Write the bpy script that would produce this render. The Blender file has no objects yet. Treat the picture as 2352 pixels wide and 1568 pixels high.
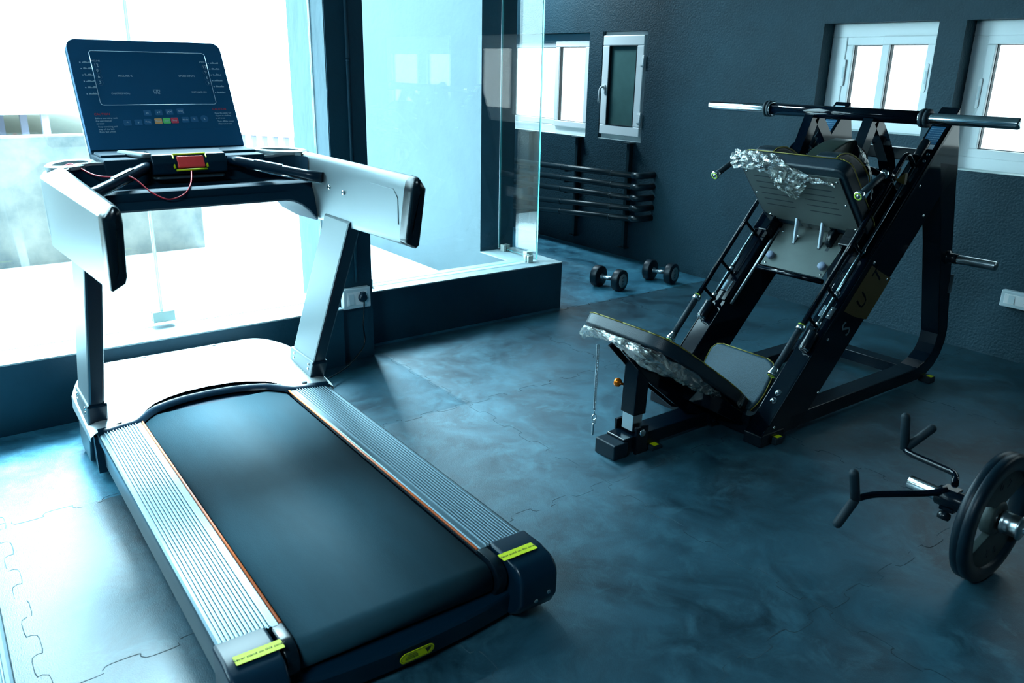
import bpy, bmesh, math, random
from mathutils import Vector, Matrix, Quaternion
random.seed(7)
S = bpy.context.scene
COL = S.collection

# ---------------------------------------------------------------- camera
F_PX, W_PX, H_PX = 1877.5, 2352.0, 1568.0
PITCH, ROLL, YAWR, CAM_H = math.radians(18.568), math.radians(1.2066), math.radians(127.1), 1.595
cp, sp, cr, sr = math.cos(PITCH), math.sin(PITCH), math.cos(ROLL), math.sin(ROLL)
fwd = Vector((0, cp, -sp)); upv = Vector((0, sp, cp)); rgt = Vector((1, 0, 0))
xr = cr * rgt + sr * upv; ur = -sr * rgt + cr * upv
RZ = Matrix.Rotation(-YAWR, 3, 'Z')
xr, ur, fw = RZ @ xr, RZ @ ur, RZ @ fwd
cam_d = bpy.data.cameras.new('camera'); cam = bpy.data.objects.new('camera', cam_d); COL.objects.link(cam)
m3 = Matrix((xr, ur, -fw)).transposed()
cam.matrix_world = Matrix.Translation((0, 0, CAM_H)) @ m3.to_4x4()
cam_d.sensor_fit = 'HORIZONTAL'; cam_d.sensor_width = 36.0
cam_d.lens = F_PX / W_PX * 36.0
cam_d.clip_start = 0.05; cam_d.clip_end = 300
cam_d.dof.use_dof = True; cam_d.dof.focus_distance = 4.3; cam_d.dof.aperture_fstop = 5.0
S.camera = cam

# ---------------------------------------------------------------- world, light, exposure
wd = bpy.data.worlds.new('sky'); S.world = wd; wd.use_nodes = True
wn = wd.node_tree.nodes; wl = wd.node_tree.links
bgn = wn['Background']; bgn.inputs[0].default_value = (0.54, 0.86, 1.0, 1); bgn.inputs[1].default_value = 9.0
sun_d = bpy.data.lights.new('sun', 'SUN'); sun = bpy.data.objects.new('sun', sun_d); COL.objects.link(sun)
sun_d.energy = 22.0; sun_d.angle = math.radians(22); sun_d.color = (0.62, 0.90, 1.0)
sun.rotation_euler = Vector((0.73, -0.25, 1.0)).to_track_quat('Z', 'Y').to_euler()
for i, (lx, ly, e) in enumerate([(0.5, 1.3, 62), (6.7, -4.3, 60)]):  # fill lamps added out of view, brightening pillar, console and passage wall
    ld = bpy.data.lights.new('added_fill_light', 'AREA'); ld.shape = 'RECTANGLE'; ld.size = 1.2; ld.size_y = 0.6
    ld.energy = e; ld.color = (0.62, 0.88, 1.0)
    lo = bpy.data.objects.new('added_fill_light', ld); COL.objects.link(lo); lo.location = (lx, ly, 2.86)
S.view_settings.view_transform = 'Standard'; S.view_settings.look = 'None'
S.view_settings.exposure = 0.90; S.view_settings.gamma = 1.0; S.view_settings.use_curve_mapping = False
S.cycles.max_bounces = 7; S.cycles.diffuse_bounces = 3; S.cycles.glossy_bounces = 3
S.cycles.transmission_bounces = 4; S.cycles.transparent_max_bounces = 12
S.cycles.caustics_reflective = False; S.cycles.caustics_refractive = False
S.cycles.sample_clamp_indirect = 6.0

# ---------------------------------------------------------------- materials
def _mat(name):
    m = bpy.data.materials.new(name); m.use_nodes = True
    return m, m.node_tree.nodes, m.node_tree.links, m.node_tree.nodes['Principled BSDF']
def mat(name, col, rough=0.5, metal=0.0, spec=0.5, var=0.0, vscale=6.0, bump=0.0, bscale=80.0, col2=None, stretch=None, rvar=0.0, coat=0.0, detail=4.0):
    m, n, l, b = _mat(name)
    b.inputs['Base Color'].default_value = (*col, 1); b.inputs['Roughness'].default_value = rough
    b.inputs['Metallic'].default_value = metal; b.inputs['Specular IOR Level'].default_value = spec
    b.inputs['Coat Weight'].default_value = coat; b.inputs['Coat Roughness'].default_value = 0.08
    if var or bump or rvar:
        tc = n.new('ShaderNodeTexCoord'); mp = n.new('ShaderNodeMapping'); l.new(tc.outputs['Object'], mp.inputs[0])
        if stretch: mp.inputs['Scale'].default_value = stretch
    if var or rvar:
        nz = n.new('ShaderNodeTexNoise'); nz.inputs['Scale'].default_value = vscale; nz.inputs['Detail'].default_value = detail
        nz.inputs['Roughness'].default_value = 0.62
        l.new(mp.outputs[0], nz.inputs['Vector'])
        rp = n.new('ShaderNodeValToRGB'); rp.color_ramp.elements[0].position = 0.32; rp.color_ramp.elements[1].position = 0.72
        l.new(nz.outputs['Fac'], rp.inputs[0])
        c2 = col2 or tuple(min(1, c * (1 + var)) for c in col)
        rp.color_ramp.elements[0].color = (*[c * (1 - 0.5 * var) for c in col], 1) if col2 is None else (*col, 1)
        rp.color_ramp.elements[1].color = (*c2, 1)
        if var: l.new(rp.outputs[0], b.inputs['Base Color'])
        if rvar:
            mr = n.new('ShaderNodeMapRange'); mr.inputs[3].default_value = rough - rvar; mr.inputs[4].default_value = rough + rvar
            l.new(nz.outputs['Fac'], mr.inputs[0]); l.new(mr.outputs[0], b.inputs['Roughness'])
    if bump:
        nb = n.new('ShaderNodeTexNoise'); nb.inputs['Scale'].default_value = bscale; nb.inputs['Detail'].default_value = 3
        l.new(mp.outputs[0], nb.inputs['Vector'])
        bp = n.new('ShaderNodeBump'); bp.inputs['Strength'].default_value = bump; bp.inputs['Distance'].default_value = 0.01
        l.new(nb.outputs['Fac'], bp.inputs['Height']); l.new(bp.outputs[0], b.inputs['Normal'])
    return m
def glass_mat(name, tint, f0=0.04, rough=0.0, gain=1.0):
    m, n, l, b = _mat(name); n.remove(b); out = n['Material Output']
    tr = n.new('ShaderNodeBsdfTransparent'); tr.inputs[0].default_value = (*tint, 1)
    gl = n.new('ShaderNodeBsdfGlossy'); gl.inputs['Roughness'].default_value = rough
    ge = n.new('ShaderNodeNewGeometry'); dt = n.new('ShaderNodeVectorMath'); dt.operation = 'DOT_PRODUCT'
    l.new(ge.outputs['Incoming'], dt.inputs[0]); l.new(ge.outputs['Normal'], dt.inputs[1])
    def mth(op, a, bb=None, v=None):
        x = n.new('ShaderNodeMath'); x.operation = op
        if hasattr(a, 'links'): l.new(a, x.inputs[0])
        else: x.inputs[0].default_value = a
        if bb is not None:
            if hasattr(bb, 'links'): l.new(bb, x.inputs[1])
            else: x.inputs[1].default_value = bb
        x.use_clamp = (v is True)
        return x.outputs[0]
    c = mth('ABSOLUTE', dt.outputs['Value']); inv = mth('SUBTRACT', 1.0, c); pw = mth('POWER', inv, 5.0)
    fr = mth('ADD', mth('MULTIPLY', pw, 1 - f0), f0); fr = mth('MULTIPLY', fr, gain, True)
    mx = n.new('ShaderNodeMixShader'); l.new(fr, mx.inputs[0]); l.new(tr.outputs[0], mx.inputs[1]); l.new(gl.outputs[0], mx.inputs[2])
    l.new(mx.outputs[0], out.inputs[0])
    return m
M = {}
M['wall'] = mat('teal_grey_wall_paint', (0.013, 0.045, 0.064), 0.6, spec=0.3, var=0.18, vscale=2.5, bump=0.5, bscale=75)
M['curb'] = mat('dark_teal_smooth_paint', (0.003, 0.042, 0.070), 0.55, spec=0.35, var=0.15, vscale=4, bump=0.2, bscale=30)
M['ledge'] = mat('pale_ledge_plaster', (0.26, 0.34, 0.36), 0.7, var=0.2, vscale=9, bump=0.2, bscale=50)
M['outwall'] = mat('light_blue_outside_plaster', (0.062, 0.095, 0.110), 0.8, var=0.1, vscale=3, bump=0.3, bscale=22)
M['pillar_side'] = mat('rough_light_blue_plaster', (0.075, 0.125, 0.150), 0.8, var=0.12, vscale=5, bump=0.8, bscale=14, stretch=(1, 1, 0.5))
M['ceiling'] = mat('dark_ceiling_paint', (0.08, 0.13, 0.155), 0.8)
M['white_pvc'] = mat('white_pvc_frame', (0.88, 0.92, 0.93), 0.4)
M['white_plaster'] = mat('white_reveal_plaster', (0.62, 0.74, 0.74), 0.8, var=0.1, vscale=12)
M['gasket'] = mat('black_gasket', (0.006, 0.016, 0.022), 0.5)
M['frost'] = glass_mat('tinted_window_glass', (0.50, 0.46, 0.44), 0.05)
M['pane'] = glass_mat('glass_sheet', (0.955, 0.98, 0.98), 0.075, gain=1.0)
M['pane_edge'] = mat('glass_edge_teal', (0.10, 0.50, 0.54), 0.15, spec=0.8)
M['greenglass'] = mat('frosted_green_glass', (0.065, 0.145, 0.14), 0.35, var=0.35, vscale=2.2)
M['terrace'] = mat('pale_terrace_tiles', (0.78, 0.86, 0.88), 0.7, var=0.06, vscale=3)
M['concrete'] = mat('stained_concrete', (0.085, 0.095, 0.095), 0.85, var=0.6, vscale=3.2, bump=0.4, bscale=20, col2=(0.26, 0.225, 0.19), detail=8)
M['sand'] = mat('sandy_ground', (0.30, 0.26, 0.19), 0.9, var=0.1)
M['white_paint'] = mat('white_building_paint', (0.85, 0.88, 0.88), 0.7)
M['lilac'] = mat('lilac_paint', (0.30, 0.30, 0.42), 0.7)
M['redpaint'] = mat('rusty_red_paint', (0.42, 0.25, 0.20), 0.7)
M['steel'] = mat('brushed_steel_clip', (0.42, 0.47, 0.44), 0.38, metal=0.6)
M['silicone'] = mat('white_silicone', (0.80, 0.90, 0.92), 0.5)
M['blk_plastic'] = mat('dark_blue_black_plastic', (0.001, 0.014, 0.030), 0.28, spec=0.35)
M['matte'] = mat('matte_dark_plastic', (0.002, 0.024, 0.045), 0.65, spec=0.12)
M['blk_gloss'] = mat('glossy_black_plastic', (0.002, 0.007, 0.012), 0.22, spec=0.4)
M['screen'] = mat('console_face_film', (0.010, 0.085, 0.180), 0.6, spec=0.10)
M['belt'] = mat('running_belt_rubber', (0.008, 0.036, 0.052), 0.7, spec=0.12, var=0.25, vscale=5, bump=0.10, bscale=420, stretch=(0.3, 1, 1))
M['alu'] = mat('brushed_aluminium', (0.085, 0.130, 0.155), 0.36, metal=0.8)
M['alu_ridge'] = mat('bright_rail_ridge', (0.15, 0.22, 0.26), 0.36, metal=0.8)
M['alu_groove'] = mat('dark_anodised_aluminium', (0.20, 0.30, 0.34), 0.36, metal=0.8)
M['silver'] = mat('silver_paint', (0.21, 0.26, 0.275), 0.36, metal=0.35, spec=0.4)
M['silver_post'] = mat('silver_post_paint', (0.13, 0.17, 0.185), 0.45, metal=0.3)
M['hood'] = mat('silver_hood_plastic', (0.42, 0.48, 0.50), 0.3, metal=0.1, spec=0.6)
M['orange'] = mat('orange_trim', (0.75, 0.16, 0.04), 0.4)
M['yellow'] = mat('yellow_sticker', (0.62, 0.72, 0.0), 0.5)
M['yellow_dim'] = mat('yellow_print', (0.045, 0.034, 0.0), 0.5)
M['ink'] = mat('black_ink', (0.02, 0.03, 0.01), 0.6)
M['red'] = mat('red_safety_plastic', (0.95, 0.06, 0.055), 0.4)
M['redcord'] = mat('red_cord', (0.55, 0.01, 0.03), 0.5)
M['white_ink'] = mat('pale_blue_lettering', (0.42, 0.60, 0.70), 0.6)
M['red_ink'] = mat('red_lettering', (0.60, 0.04, 0.06), 0.6)
M['btn_blue'] = mat('dark_blue_key', (0.012, 0.12, 0.26), 0.5)
M['btn_orange'] = mat('orange_key', (0.85, 0.42, 0.16), 0.4)
M['btn_green'] = mat('green_key', (0.16, 0.75, 0.20), 0.4)
M['btn_red'] = mat('red_key', (0.75, 0.06, 0.10), 0.4)
M['chrome'] = mat('chrome', (0.62, 0.70, 0.72), 0.12, metal=1.0)
M['chrome_dull'] = mat('dull_chrome', (0.45, 0.52, 0.55), 0.28, metal=1.0)
M['frame_black'] = mat('gloss_black_frame_paint', (0.0006, 0.003, 0.007), 0.08, spec=0.28)
M['frame_base'] = mat('satin_black_frame_paint', (0.001, 0.005, 0.010), 0.22, spec=0.18)
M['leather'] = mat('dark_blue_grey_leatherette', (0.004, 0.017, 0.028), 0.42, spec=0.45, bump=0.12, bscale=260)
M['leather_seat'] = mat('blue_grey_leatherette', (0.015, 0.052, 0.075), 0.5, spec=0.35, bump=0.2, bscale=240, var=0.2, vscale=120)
M['olive_pad'] = mat('olive_black_pad_skin', (0.020, 0.032, 0.026), 0.3, spec=0.5, var=0.3, vscale=20)
M['dark_chrome'] = mat('dark_chrome', (0.10, 0.14, 0.16), 0.15, metal=1.0)
M['piping'] = mat('yellow_piping', (0.20, 0.17, 0.02), 0.6)
M['plate_steel'] = mat('grey_footplate_steel', (0.105, 0.13, 0.125), 0.42, metal=0.55, var=0.15, vscale=5, spec=0.5)
M['rub_grip'] = mat('rubber_grip', (0.006, 0.020, 0.030), 0.6, spec=0.3)
M['lime'] = mat('lime_ring', (0.45, 0.65, 0.05), 0.4)
M['knob_orange'] = mat('orange_anodised', (0.90, 0.20, 0.01), 0.18, metal=0.7)
M['rub_grey'] = mat('grey_blue_rubber_stop', (0.17, 0.22, 0.31), 0.6)
M['label_blue'] = mat('blue_instruction_label', (0.02, 0.12, 0.24), 0.4)
M['label_white'] = mat('white_label', (0.55, 0.66, 0.74), 0.4)
M['iron_dark'] = mat('dark_rubber_coating', (0.002, 0.011, 0.019), 0.38, spec=0.25, var=0.3, vscale=18)
M['iron_grey'] = mat('grey_green_plate_face', (0.030, 0.048, 0.048), 0.6, var=0.25, vscale=14)
M['face_grey'] = mat('grey_dumbbell_face', (0.22, 0.31, 0.34), 0.5)
M['rust'] = mat('rust', (0.14, 0.05, 0.02), 0.8)
M['knurl'] = mat('knurled_steel', (0.40, 0.46, 0.48), 0.5, metal=0.8, bump=0.6, bscale=300)
M['pipe'] = mat('dark_teal_pipe_paint', (0.010, 0.026, 0.035), 0.33, spec=0.4)
M['socket'] = mat('white_socket_plastic', (0.60, 0.72, 0.76), 0.35)
M['seam'] = mat('mat_seam_edge', (0.002, 0.008, 0.012), 0.9, var=1, vscale=3.5, col2=(0.045, 0.10, 0.125))
def translucent(name, c):
    m, n, l, b = _mat(name); n.remove(b); t = n.new('ShaderNodeBsdfTranslucent'); t.inputs[0].default_value = (*c, 1); d_ = n.new('ShaderNodeBsdfDiffuse'); d_.inputs[0].default_value = (*c, 1)
    x = n.new('ShaderNodeMixShader'); l.new(t.outputs[0], x.inputs[1]); l.new(d_.outputs[0], x.inputs[2]); l.new(x.outputs[0], n['Material Output'].inputs[0]); return m
M['silicone_lit'] = translucent('translucent_white_silicone', (0.9, 0.95, 0.96))
M['wrap'] = None

def floor_material():
    m, n, l, b = _mat('rubber_gym_mats')
    tc = n.new('ShaderNodeTexCoord')
    def noise(sc, det, rgh=0.6, dist=0.0):
        z = n.new('ShaderNodeTexNoise'); z.inputs['Scale'].default_value = sc; z.inputs['Detail'].default_value = det
        z.inputs['Roughness'].default_value = rgh; z.inputs['Distortion'].default_value = dist
        l.new(tc.outputs['Object'], z.inputs['Vector']); return z
    a = noise(2.6, 9, 0.72, 0.8); c = noise(8, 9, 0.72, 0.7); g = noise(260, 2)
    r1 = n.new('ShaderNodeValToRGB'); r1.color_ramp.elements[0].position = 0.36; r1.color_ramp.elements[1].position = 0.62
    r1.color_ramp.elements[0].color = (0.003, 0.020, 0.034, 1); r1.color_ramp.elements[1].color = (0.018, 0.074, 0.108, 1)
    l.new(a.outputs['Fac'], r1.inputs[0])
    r2 = n.new('ShaderNodeValToRGB'); r2.color_ramp.elements[0].position = 0.50; r2.color_ramp.elements[1].position = 0.72
    r2.color_ramp.elements[0].color = (0, 0, 0, 1); r2.color_ramp.elements[1].color = (0.75, 0.75, 0.75, 1)
    l.new(c.outputs['Fac'], r2.inputs[0])
    mx = n.new('ShaderNodeMixRGB'); l.new(r2.outputs[0], mx.inputs[0]); l.new(r1.outputs[0], mx.inputs[1]); mx.inputs[2].default_value = (0.035, 0.115, 0.155, 1)
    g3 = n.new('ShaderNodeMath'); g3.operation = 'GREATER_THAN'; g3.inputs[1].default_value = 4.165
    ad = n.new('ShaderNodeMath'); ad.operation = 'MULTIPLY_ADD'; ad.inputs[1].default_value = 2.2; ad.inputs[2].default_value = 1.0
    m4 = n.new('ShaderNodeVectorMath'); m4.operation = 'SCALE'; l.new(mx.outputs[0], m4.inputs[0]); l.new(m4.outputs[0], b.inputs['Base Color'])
    mr = n.new('ShaderNodeMapRange'); mr.inputs[3].default_value = 0.30; mr.inputs[4].default_value = 0.50
    l.new(a.outputs['Fac'], mr.inputs[0])
    # the row of mats next to the glass is a smoother, shinier kind
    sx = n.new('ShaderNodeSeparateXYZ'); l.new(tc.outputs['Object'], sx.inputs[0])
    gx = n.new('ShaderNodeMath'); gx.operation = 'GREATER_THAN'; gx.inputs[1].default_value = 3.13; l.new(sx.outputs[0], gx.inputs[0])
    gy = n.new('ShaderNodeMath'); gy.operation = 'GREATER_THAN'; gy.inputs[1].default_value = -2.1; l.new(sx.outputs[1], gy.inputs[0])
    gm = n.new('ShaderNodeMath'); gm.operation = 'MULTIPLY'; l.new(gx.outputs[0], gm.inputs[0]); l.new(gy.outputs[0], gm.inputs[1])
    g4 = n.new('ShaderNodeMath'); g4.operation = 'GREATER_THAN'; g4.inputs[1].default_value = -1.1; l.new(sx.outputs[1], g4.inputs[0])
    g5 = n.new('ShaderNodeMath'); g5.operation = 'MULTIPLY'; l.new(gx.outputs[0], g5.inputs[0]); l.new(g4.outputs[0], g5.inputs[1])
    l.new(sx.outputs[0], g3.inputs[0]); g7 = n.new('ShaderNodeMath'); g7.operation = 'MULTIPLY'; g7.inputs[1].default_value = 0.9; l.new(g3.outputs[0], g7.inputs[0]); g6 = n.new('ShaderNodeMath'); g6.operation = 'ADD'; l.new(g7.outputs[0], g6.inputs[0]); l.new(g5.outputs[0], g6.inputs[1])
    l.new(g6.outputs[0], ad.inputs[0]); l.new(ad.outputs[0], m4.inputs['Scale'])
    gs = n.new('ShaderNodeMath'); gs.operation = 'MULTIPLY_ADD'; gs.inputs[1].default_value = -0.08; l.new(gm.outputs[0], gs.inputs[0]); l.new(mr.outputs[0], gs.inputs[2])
    l.new(gs.outputs[0], b.inputs['Roughness'])
    b.inputs['Specular IOR Level'].default_value = 0.5
    bp = n.new('ShaderNodeBump'); bp.inputs['Strength'].default_value = 0.25; bp.inputs['Distance'].default_value = 0.003
    l.new(g.outputs['Fac'], bp.inputs['Height']); l.new(bp.outputs[0], b.inputs['Normal'])
    return m
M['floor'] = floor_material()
def wrap_material():
    m, n, l, b = _mat('clear_crinkled_plastic_film'); n.remove(b); out = n['Material Output']
    tr = n.new('ShaderNodeBsdfTransparent'); tr.inputs[0].default_value = (0.80, 0.84, 0.82, 1)
    gl = n.new('ShaderNodeBsdfGlossy'); gl.inputs['Roughness'].default_value = 0.12
    df = n.new('ShaderNodeBsdfTranslucent'); df.inputs[0].default_value = (0.75, 0.78, 0.72, 1)
    d2 = n.new('ShaderNodeBsdfDiffuse'); d2.inputs[0].default_value = (0.62, 0.66, 0.60, 1)
    tc = n.new('ShaderNodeTexCoord'); nz = n.new('ShaderNodeTexNoise'); nz.inputs['Scale'].default_value = 15; nz.inputs['Detail'].default_value = 5
    nz.inputs['Distortion'].default_value = 1.6
    l.new(tc.outputs['Object'], nz.inputs['Vector'])
    bp = n.new('ShaderNodeBump'); bp.inputs['Strength'].default_value = 1.0; bp.inputs['Distance'].default_value = 0.012
    l.new(nz.outputs['Fac'], bp.inputs['Height']); l.new(bp.outputs[0], gl.inputs['Normal']); l.new(bp.outputs[0], d2.inputs['Normal'])
    rp = n.new('ShaderNodeValToRGB'); rp.color_ramp.elements[0].position = 0.45; rp.color_ramp.elements[1].position = 0.7
    rp.color_ramp.elements[0].color = (0.08, 0.08, 0.08, 1); rp.color_ramp.elements[1].color = (0.75, 0.75, 0.75, 1)
    l.new(nz.outputs['Fac'], rp.inputs[0])
    m1 = n.new('ShaderNodeMixShader'); m1.inputs[0].default_value = 0.42; l.new(tr.outputs[0], m1.inputs[1]); l.new(gl.outputs[0], m1.inputs[2])
    m2 = n.new('ShaderNodeMixShader'); m2.inputs[0].default_value = 0.5; l.new(df.outputs[0], m2.inputs[1]); l.new(d2.outputs[0], m2.inputs[2])
    m3_ = n.new('ShaderNodeMixShader'); l.new(rp.outputs[0], m3_.inputs[0]); l.new(m1.outputs[0], m3_.inputs[1]); l.new(m2.outputs[0], m3_.inputs[2])
    l.new(m3_.outputs[0], out.inputs[0])
    return m
M['wrap'] = wrap_material()

# ---------------------------------------------------------------- geometry helpers
V = Vector
class MB:
    def __init__(s): s.bm = bmesh.new(); s.mats = []
    def _slot(s, m):
        if m is None: return 0
        if m not in s.mats: s.mats.append(m)
        return s.mats.index(m)
    def quadbox(s, P, m=None):          # 8 points: bottom 0-3 ccw, top 4-7
        v = [s.bm.verts.new(p) for p in P]; k = s._slot(m)
        for f in ((3, 2, 1, 0), (4, 5, 6, 7), (0, 1, 5, 4), (1, 2, 6, 5), (2, 3, 7, 6), (3, 0, 4, 7)):
            fc = s.bm.faces.new([v[i] for i in f]); fc.material_index = k
        return s
    def box(s, x0, x1, y0, y1, z0, z1, m=None):
        return s.quadbox([(x0, y0, z0), (x1, y0, z0), (x1, y1, z0), (x0, y1, z0), (x0, y0, z1), (x1, y0, z1), (x1, y1, z1), (x0, y1, z1)], m)
    def obox(s, c, ax, ay, az, hx, hy, hz, m=None):     # oriented box
        c, ax, ay, az = V(c), V(ax).normalized(), V(ay).normalized(), V(az).normalized()
        return s.quadbox([c + ax * hx * i + ay * hy * j + az * hz * k for i, j, k in ((-1, -1, -1), (1, -1, -1), (1, 1, -1), (-1, 1, -1), (-1, -1, 1), (1, -1, 1), (1, 1, 1), (-1, 1, 1))], m)
    def prism(s, pts, ext, m=None, caps=True):
        pts = [V(p) for p in pts]; e = V(ext); k = s._slot(m)
        a = [s.bm.verts.new(p) for p in pts]; b = [s.bm.verts.new(p + e) for p in pts]; n = len(pts)
        if caps:
            for f in (a[::-1], b):
                try: s.bm.faces.new(f).material_index = k
                except ValueError: pass
        for i in range(n): s.bm.faces.new([a[i], a[(i + 1) % n], b[(i + 1) % n], b[i]]).material_index = k
        return s
    def tube(s, path, r, seg=14, m=None, caps=True, smooth=True):
        path = [V(p) for p in path]; k = s._slot(m); rs = r if isinstance(r, (list, tuple)) else [r] * len(path)
        T = []
        for i in range(len(path)):
            if i == 0: t = path[1] - path[0]
            elif i == len(path) - 1: t = path[-1] - path[-2]
            else: t = (path[i + 1] - path[i]).normalized() + (path[i] - path[i - 1]).normalized()
            T.append(t.normalized())
        up = V((0, 0, 1)) if abs(T[0].z) < 0.9 else V((1, 0, 0))
        nx = T[0].cross(up).normalized(); rings = []
        for i, p in enumerate(path):
            nx = (nx - T[i] * nx.dot(T[i])).normalized(); ny = T[i].cross(nx)
            rings.append([s.bm.verts.new(p + (nx * math.cos(2 * math.pi * j / seg) + ny * math.sin(2 * math.pi * j / seg)) * rs[i]) for j in range(seg)])
        for i in range(len(rings) - 1):
            for j in range(seg):
                f = s.bm.faces.new([rings[i][j], rings[i][(j + 1) % seg], rings[i + 1][(j + 1) % seg], rings[i + 1][j]])
                f.smooth = smooth; f.material_index = k
        if caps:
            s.bm.faces.new(rings[0][::-1]).material_index = k; s.bm.faces.new(rings[-1]).material_index = k
        return s
    def lathe(s, p0, axis, prof, seg=40, m=None, smooth=True):   # prof: (distance along axis, radius)
        p0, a = V(p0), V(axis).normalized(); k = s._slot(m)
        up = V((0, 0, 1)) if abs(a.z) < 0.9 else V((1, 0, 0)); nx = a.cross(up).normalized(); ny = a.cross(nx)
        rings = []
        for d, r in prof:
            if r < 1e-6: rings.append([s.bm.verts.new(p0 + a * d)])
            else: rings.append([s.bm.verts.new(p0 + a * d + (nx * math.cos(2 * math.pi * j / seg) + ny * math.sin(2 * math.pi * j / seg)) * r) for j in range(seg)])
        for i in range(len(rings) - 1):
            A, B = rings[i], rings[i + 1]
            for j in range(seg):
                j2 = (j + 1) % seg
                if len(A) == 1 and len(B) == 1: continue
                if len(A) == 1: q = [A[0], B[j2], B[j]]
                elif len(B) == 1: q = [A[j], A[j2], B[0]]
                else: q = [A[j], A[j2], B[j2], B[j]]
                f = s.bm.faces.new(q); f.smooth = smooth; f.material_index = k
        return s
    def grid(s, rows, m=None, smooth=True, closed_u=False):
        k = s._slot(m); R = [[s.bm.verts.new(p) for p in r] for r in rows]
        for i in range(len(R) - 1):
            n = len(R[i])
            for j in range(n if closed_u else n - 1):
                f = s.bm.faces.new([R[i][j], R[i][(j + 1) % n], R[i + 1][(j + 1) % n], R[i + 1][j]]); f.smooth = smooth; f.material_index = k
        return s
    def bevel(s, w, seg=2, ang=35):
        bmesh.ops.recalc_face_normals(s.bm, faces=s.bm.faces)
        E = [e for e in s.bm.edges if len(e.link_faces) == 2 and e.calc_face_angle(0) > math.radians(ang)]
        bmesh.ops.bevel(s.bm, geom=E, offset=w, segments=seg, profile=0.5, affect='EDGES', clamp_overlap=True)
        return s
    def subd_smooth(s):
        for f in s.bm.faces: f.smooth = True
        return s
    def build(s, name, material, parent=None, frame=None, smooth_ang=None, keepn=False):
        if not keepn: bmesh.ops.recalc_face_normals(s.bm, faces=s.bm.faces)
        me = bpy.data.meshes.new(name); s.bm.to_mesh(me); s.bm.free()
        ms = s.mats if s.mats else [material]
        for m in ms: me.materials.append(m)
        o = bpy.data.objects.new(name, me); COL.objects.link(o)
        if parent is not None:
            if frame is None: frame = world_of(parent)
            o.parent = parent
            if not getattr(s, 'local', False): me.transform(frame.inverted())
        if smooth_ang:
            for p in me.polygons: p.use_smooth = True
            me.set_sharp_from_angle(angle=math.radians(smooth_ang))
            wm = o.modifiers.new('weighted_normal', 'WEIGHTED_NORMAL'); wm.keep_sharp = True; wm.weight = 100
        return o
def build_split(s, name, material, parent=None, gap=0.004):
    """every separate piece of the mesh becomes an object of its own"""
    bm = s.bm; bm.verts.index_update(); bm.verts.ensure_lookup_table(); seen = set(); isl = []
    for v in bm.verts:
        if v.index in seen: continue
        st = [v]; seen.add(v.index); comp = []
        while st:
            a = st.pop(); comp.append(a)
            for e in a.link_edges:
                b = e.other_vert(a)
                if b.index not in seen: seen.add(b.index); st.append(b)
        isl.append(comp)
    # pieces that touch or overlap stay together
    bx = [[min(v.co[k] for v in c) for k in range(3)] + [max(v.co[k] for v in c) for k in range(3)] for c in isl]
    par = list(range(len(isl)))
    def fd(i):
        while par[i] != i: i = par[i]
        return i
    for i in range(len(isl)):
        for j in range(i):
            if all(bx[i][k] <= bx[j][k + 3] + gap and bx[j][k] <= bx[i][k + 3] + gap for k in range(3)): par[fd(i)] = fd(j)
    gr = {}
    for i, c in enumerate(isl): gr.setdefault(fd(i), []).extend(c)
    out = []
    for comp in gr.values():
        m = MB(); m.mats = list(s.mats)
        if getattr(s, 'local', False): m.local = True
        mp = {v: m.bm.verts.new(v.co) for v in comp}
        for f in {f for v in comp for f in v.link_faces}:
            nf = m.bm.faces.new([mp[v] for v in f.verts]); nf.smooth = f.smooth; nf.material_index = f.material_index
        out.append(m.build(name, material, parent))
    s.bm.free(); return out
def world_of(o):
    m = o.matrix_basis.copy(); p = o.parent
    while p is not None: m = p.matrix_basis @ m; p = p.parent
    return m
def tag(o, label=None, cat=None, group=None, kind=None):
    if label: o['label'] = label
    if cat: o['category'] = cat
    if group: o['group'] = group
    if kind: o['kind'] = kind
    return o
def empty(name, loc, rz=0.0, label=None, cat=None, group=None):
    o = bpy.data.objects.new(name, None); COL.objects.link(o); o.location = loc; o.rotation_euler = (0, 0, rz); o.empty_display_size = 0.1
    return tag(o, label, cat, group)
def copy_tree(o, parent=None):
    c = o.copy(); COL.objects.link(c); c.parent = parent
    for ch in list(o.children): copy_tree(ch, c)
    return c
def arc(c, r, a0, a1, n, f):      # f maps (a,b) to 3D
    return [f(c[0] + r * math.cos(math.radians(a0 + (a1 - a0) * i / n)), c[1] + r * math.sin(math.radians(a0 + (a1 - a0) * i / n))) for i in range(n + 1)]
def rrect(x0, x1, y0, y1, r, n=5):   # rounded rectangle outline in 2D; r number or four (bl, br, tr, tl)
    rr = r if isinstance(r, (list, tuple)) else (r,) * 4
    out = []
    for (cx, cy, a0, q) in ((x0 + rr[0], y0 + rr[0], 180, rr[0]), (x1 - rr[1], y0 + rr[1], 270, rr[1]), (x1 - rr[2], y1 - rr[2], 0, rr[2]), (x0 + rr[3], y1 - rr[3], 90, rr[3])):
        for i in range(n + 1):
            a = math.radians(a0 + 90 * i / n); out.append((cx + q * math.cos(a), cy + q * math.sin(a)))
    return out
def smooth_path(pts, sub=6):
    P = [V(p) for p in pts]; out = []
    for i in range(len(P) - 1):
        p0 = P[max(i - 1, 0)]; p1 = P[i]; p2 = P[i + 1]; p3 = P[min(i + 2, len(P) - 1)]
        for k in range(sub):
            t = k / sub
            out.append(0.5 * ((2 * p1) + (p2 - p0) * t + (2 * p0 - 5 * p1 + 4 * p2 - p3) * t * t + (3 * p1 - p0 - 3 * p2 + p3) * t ** 3))
    out.append(P[-1]); return out
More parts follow.
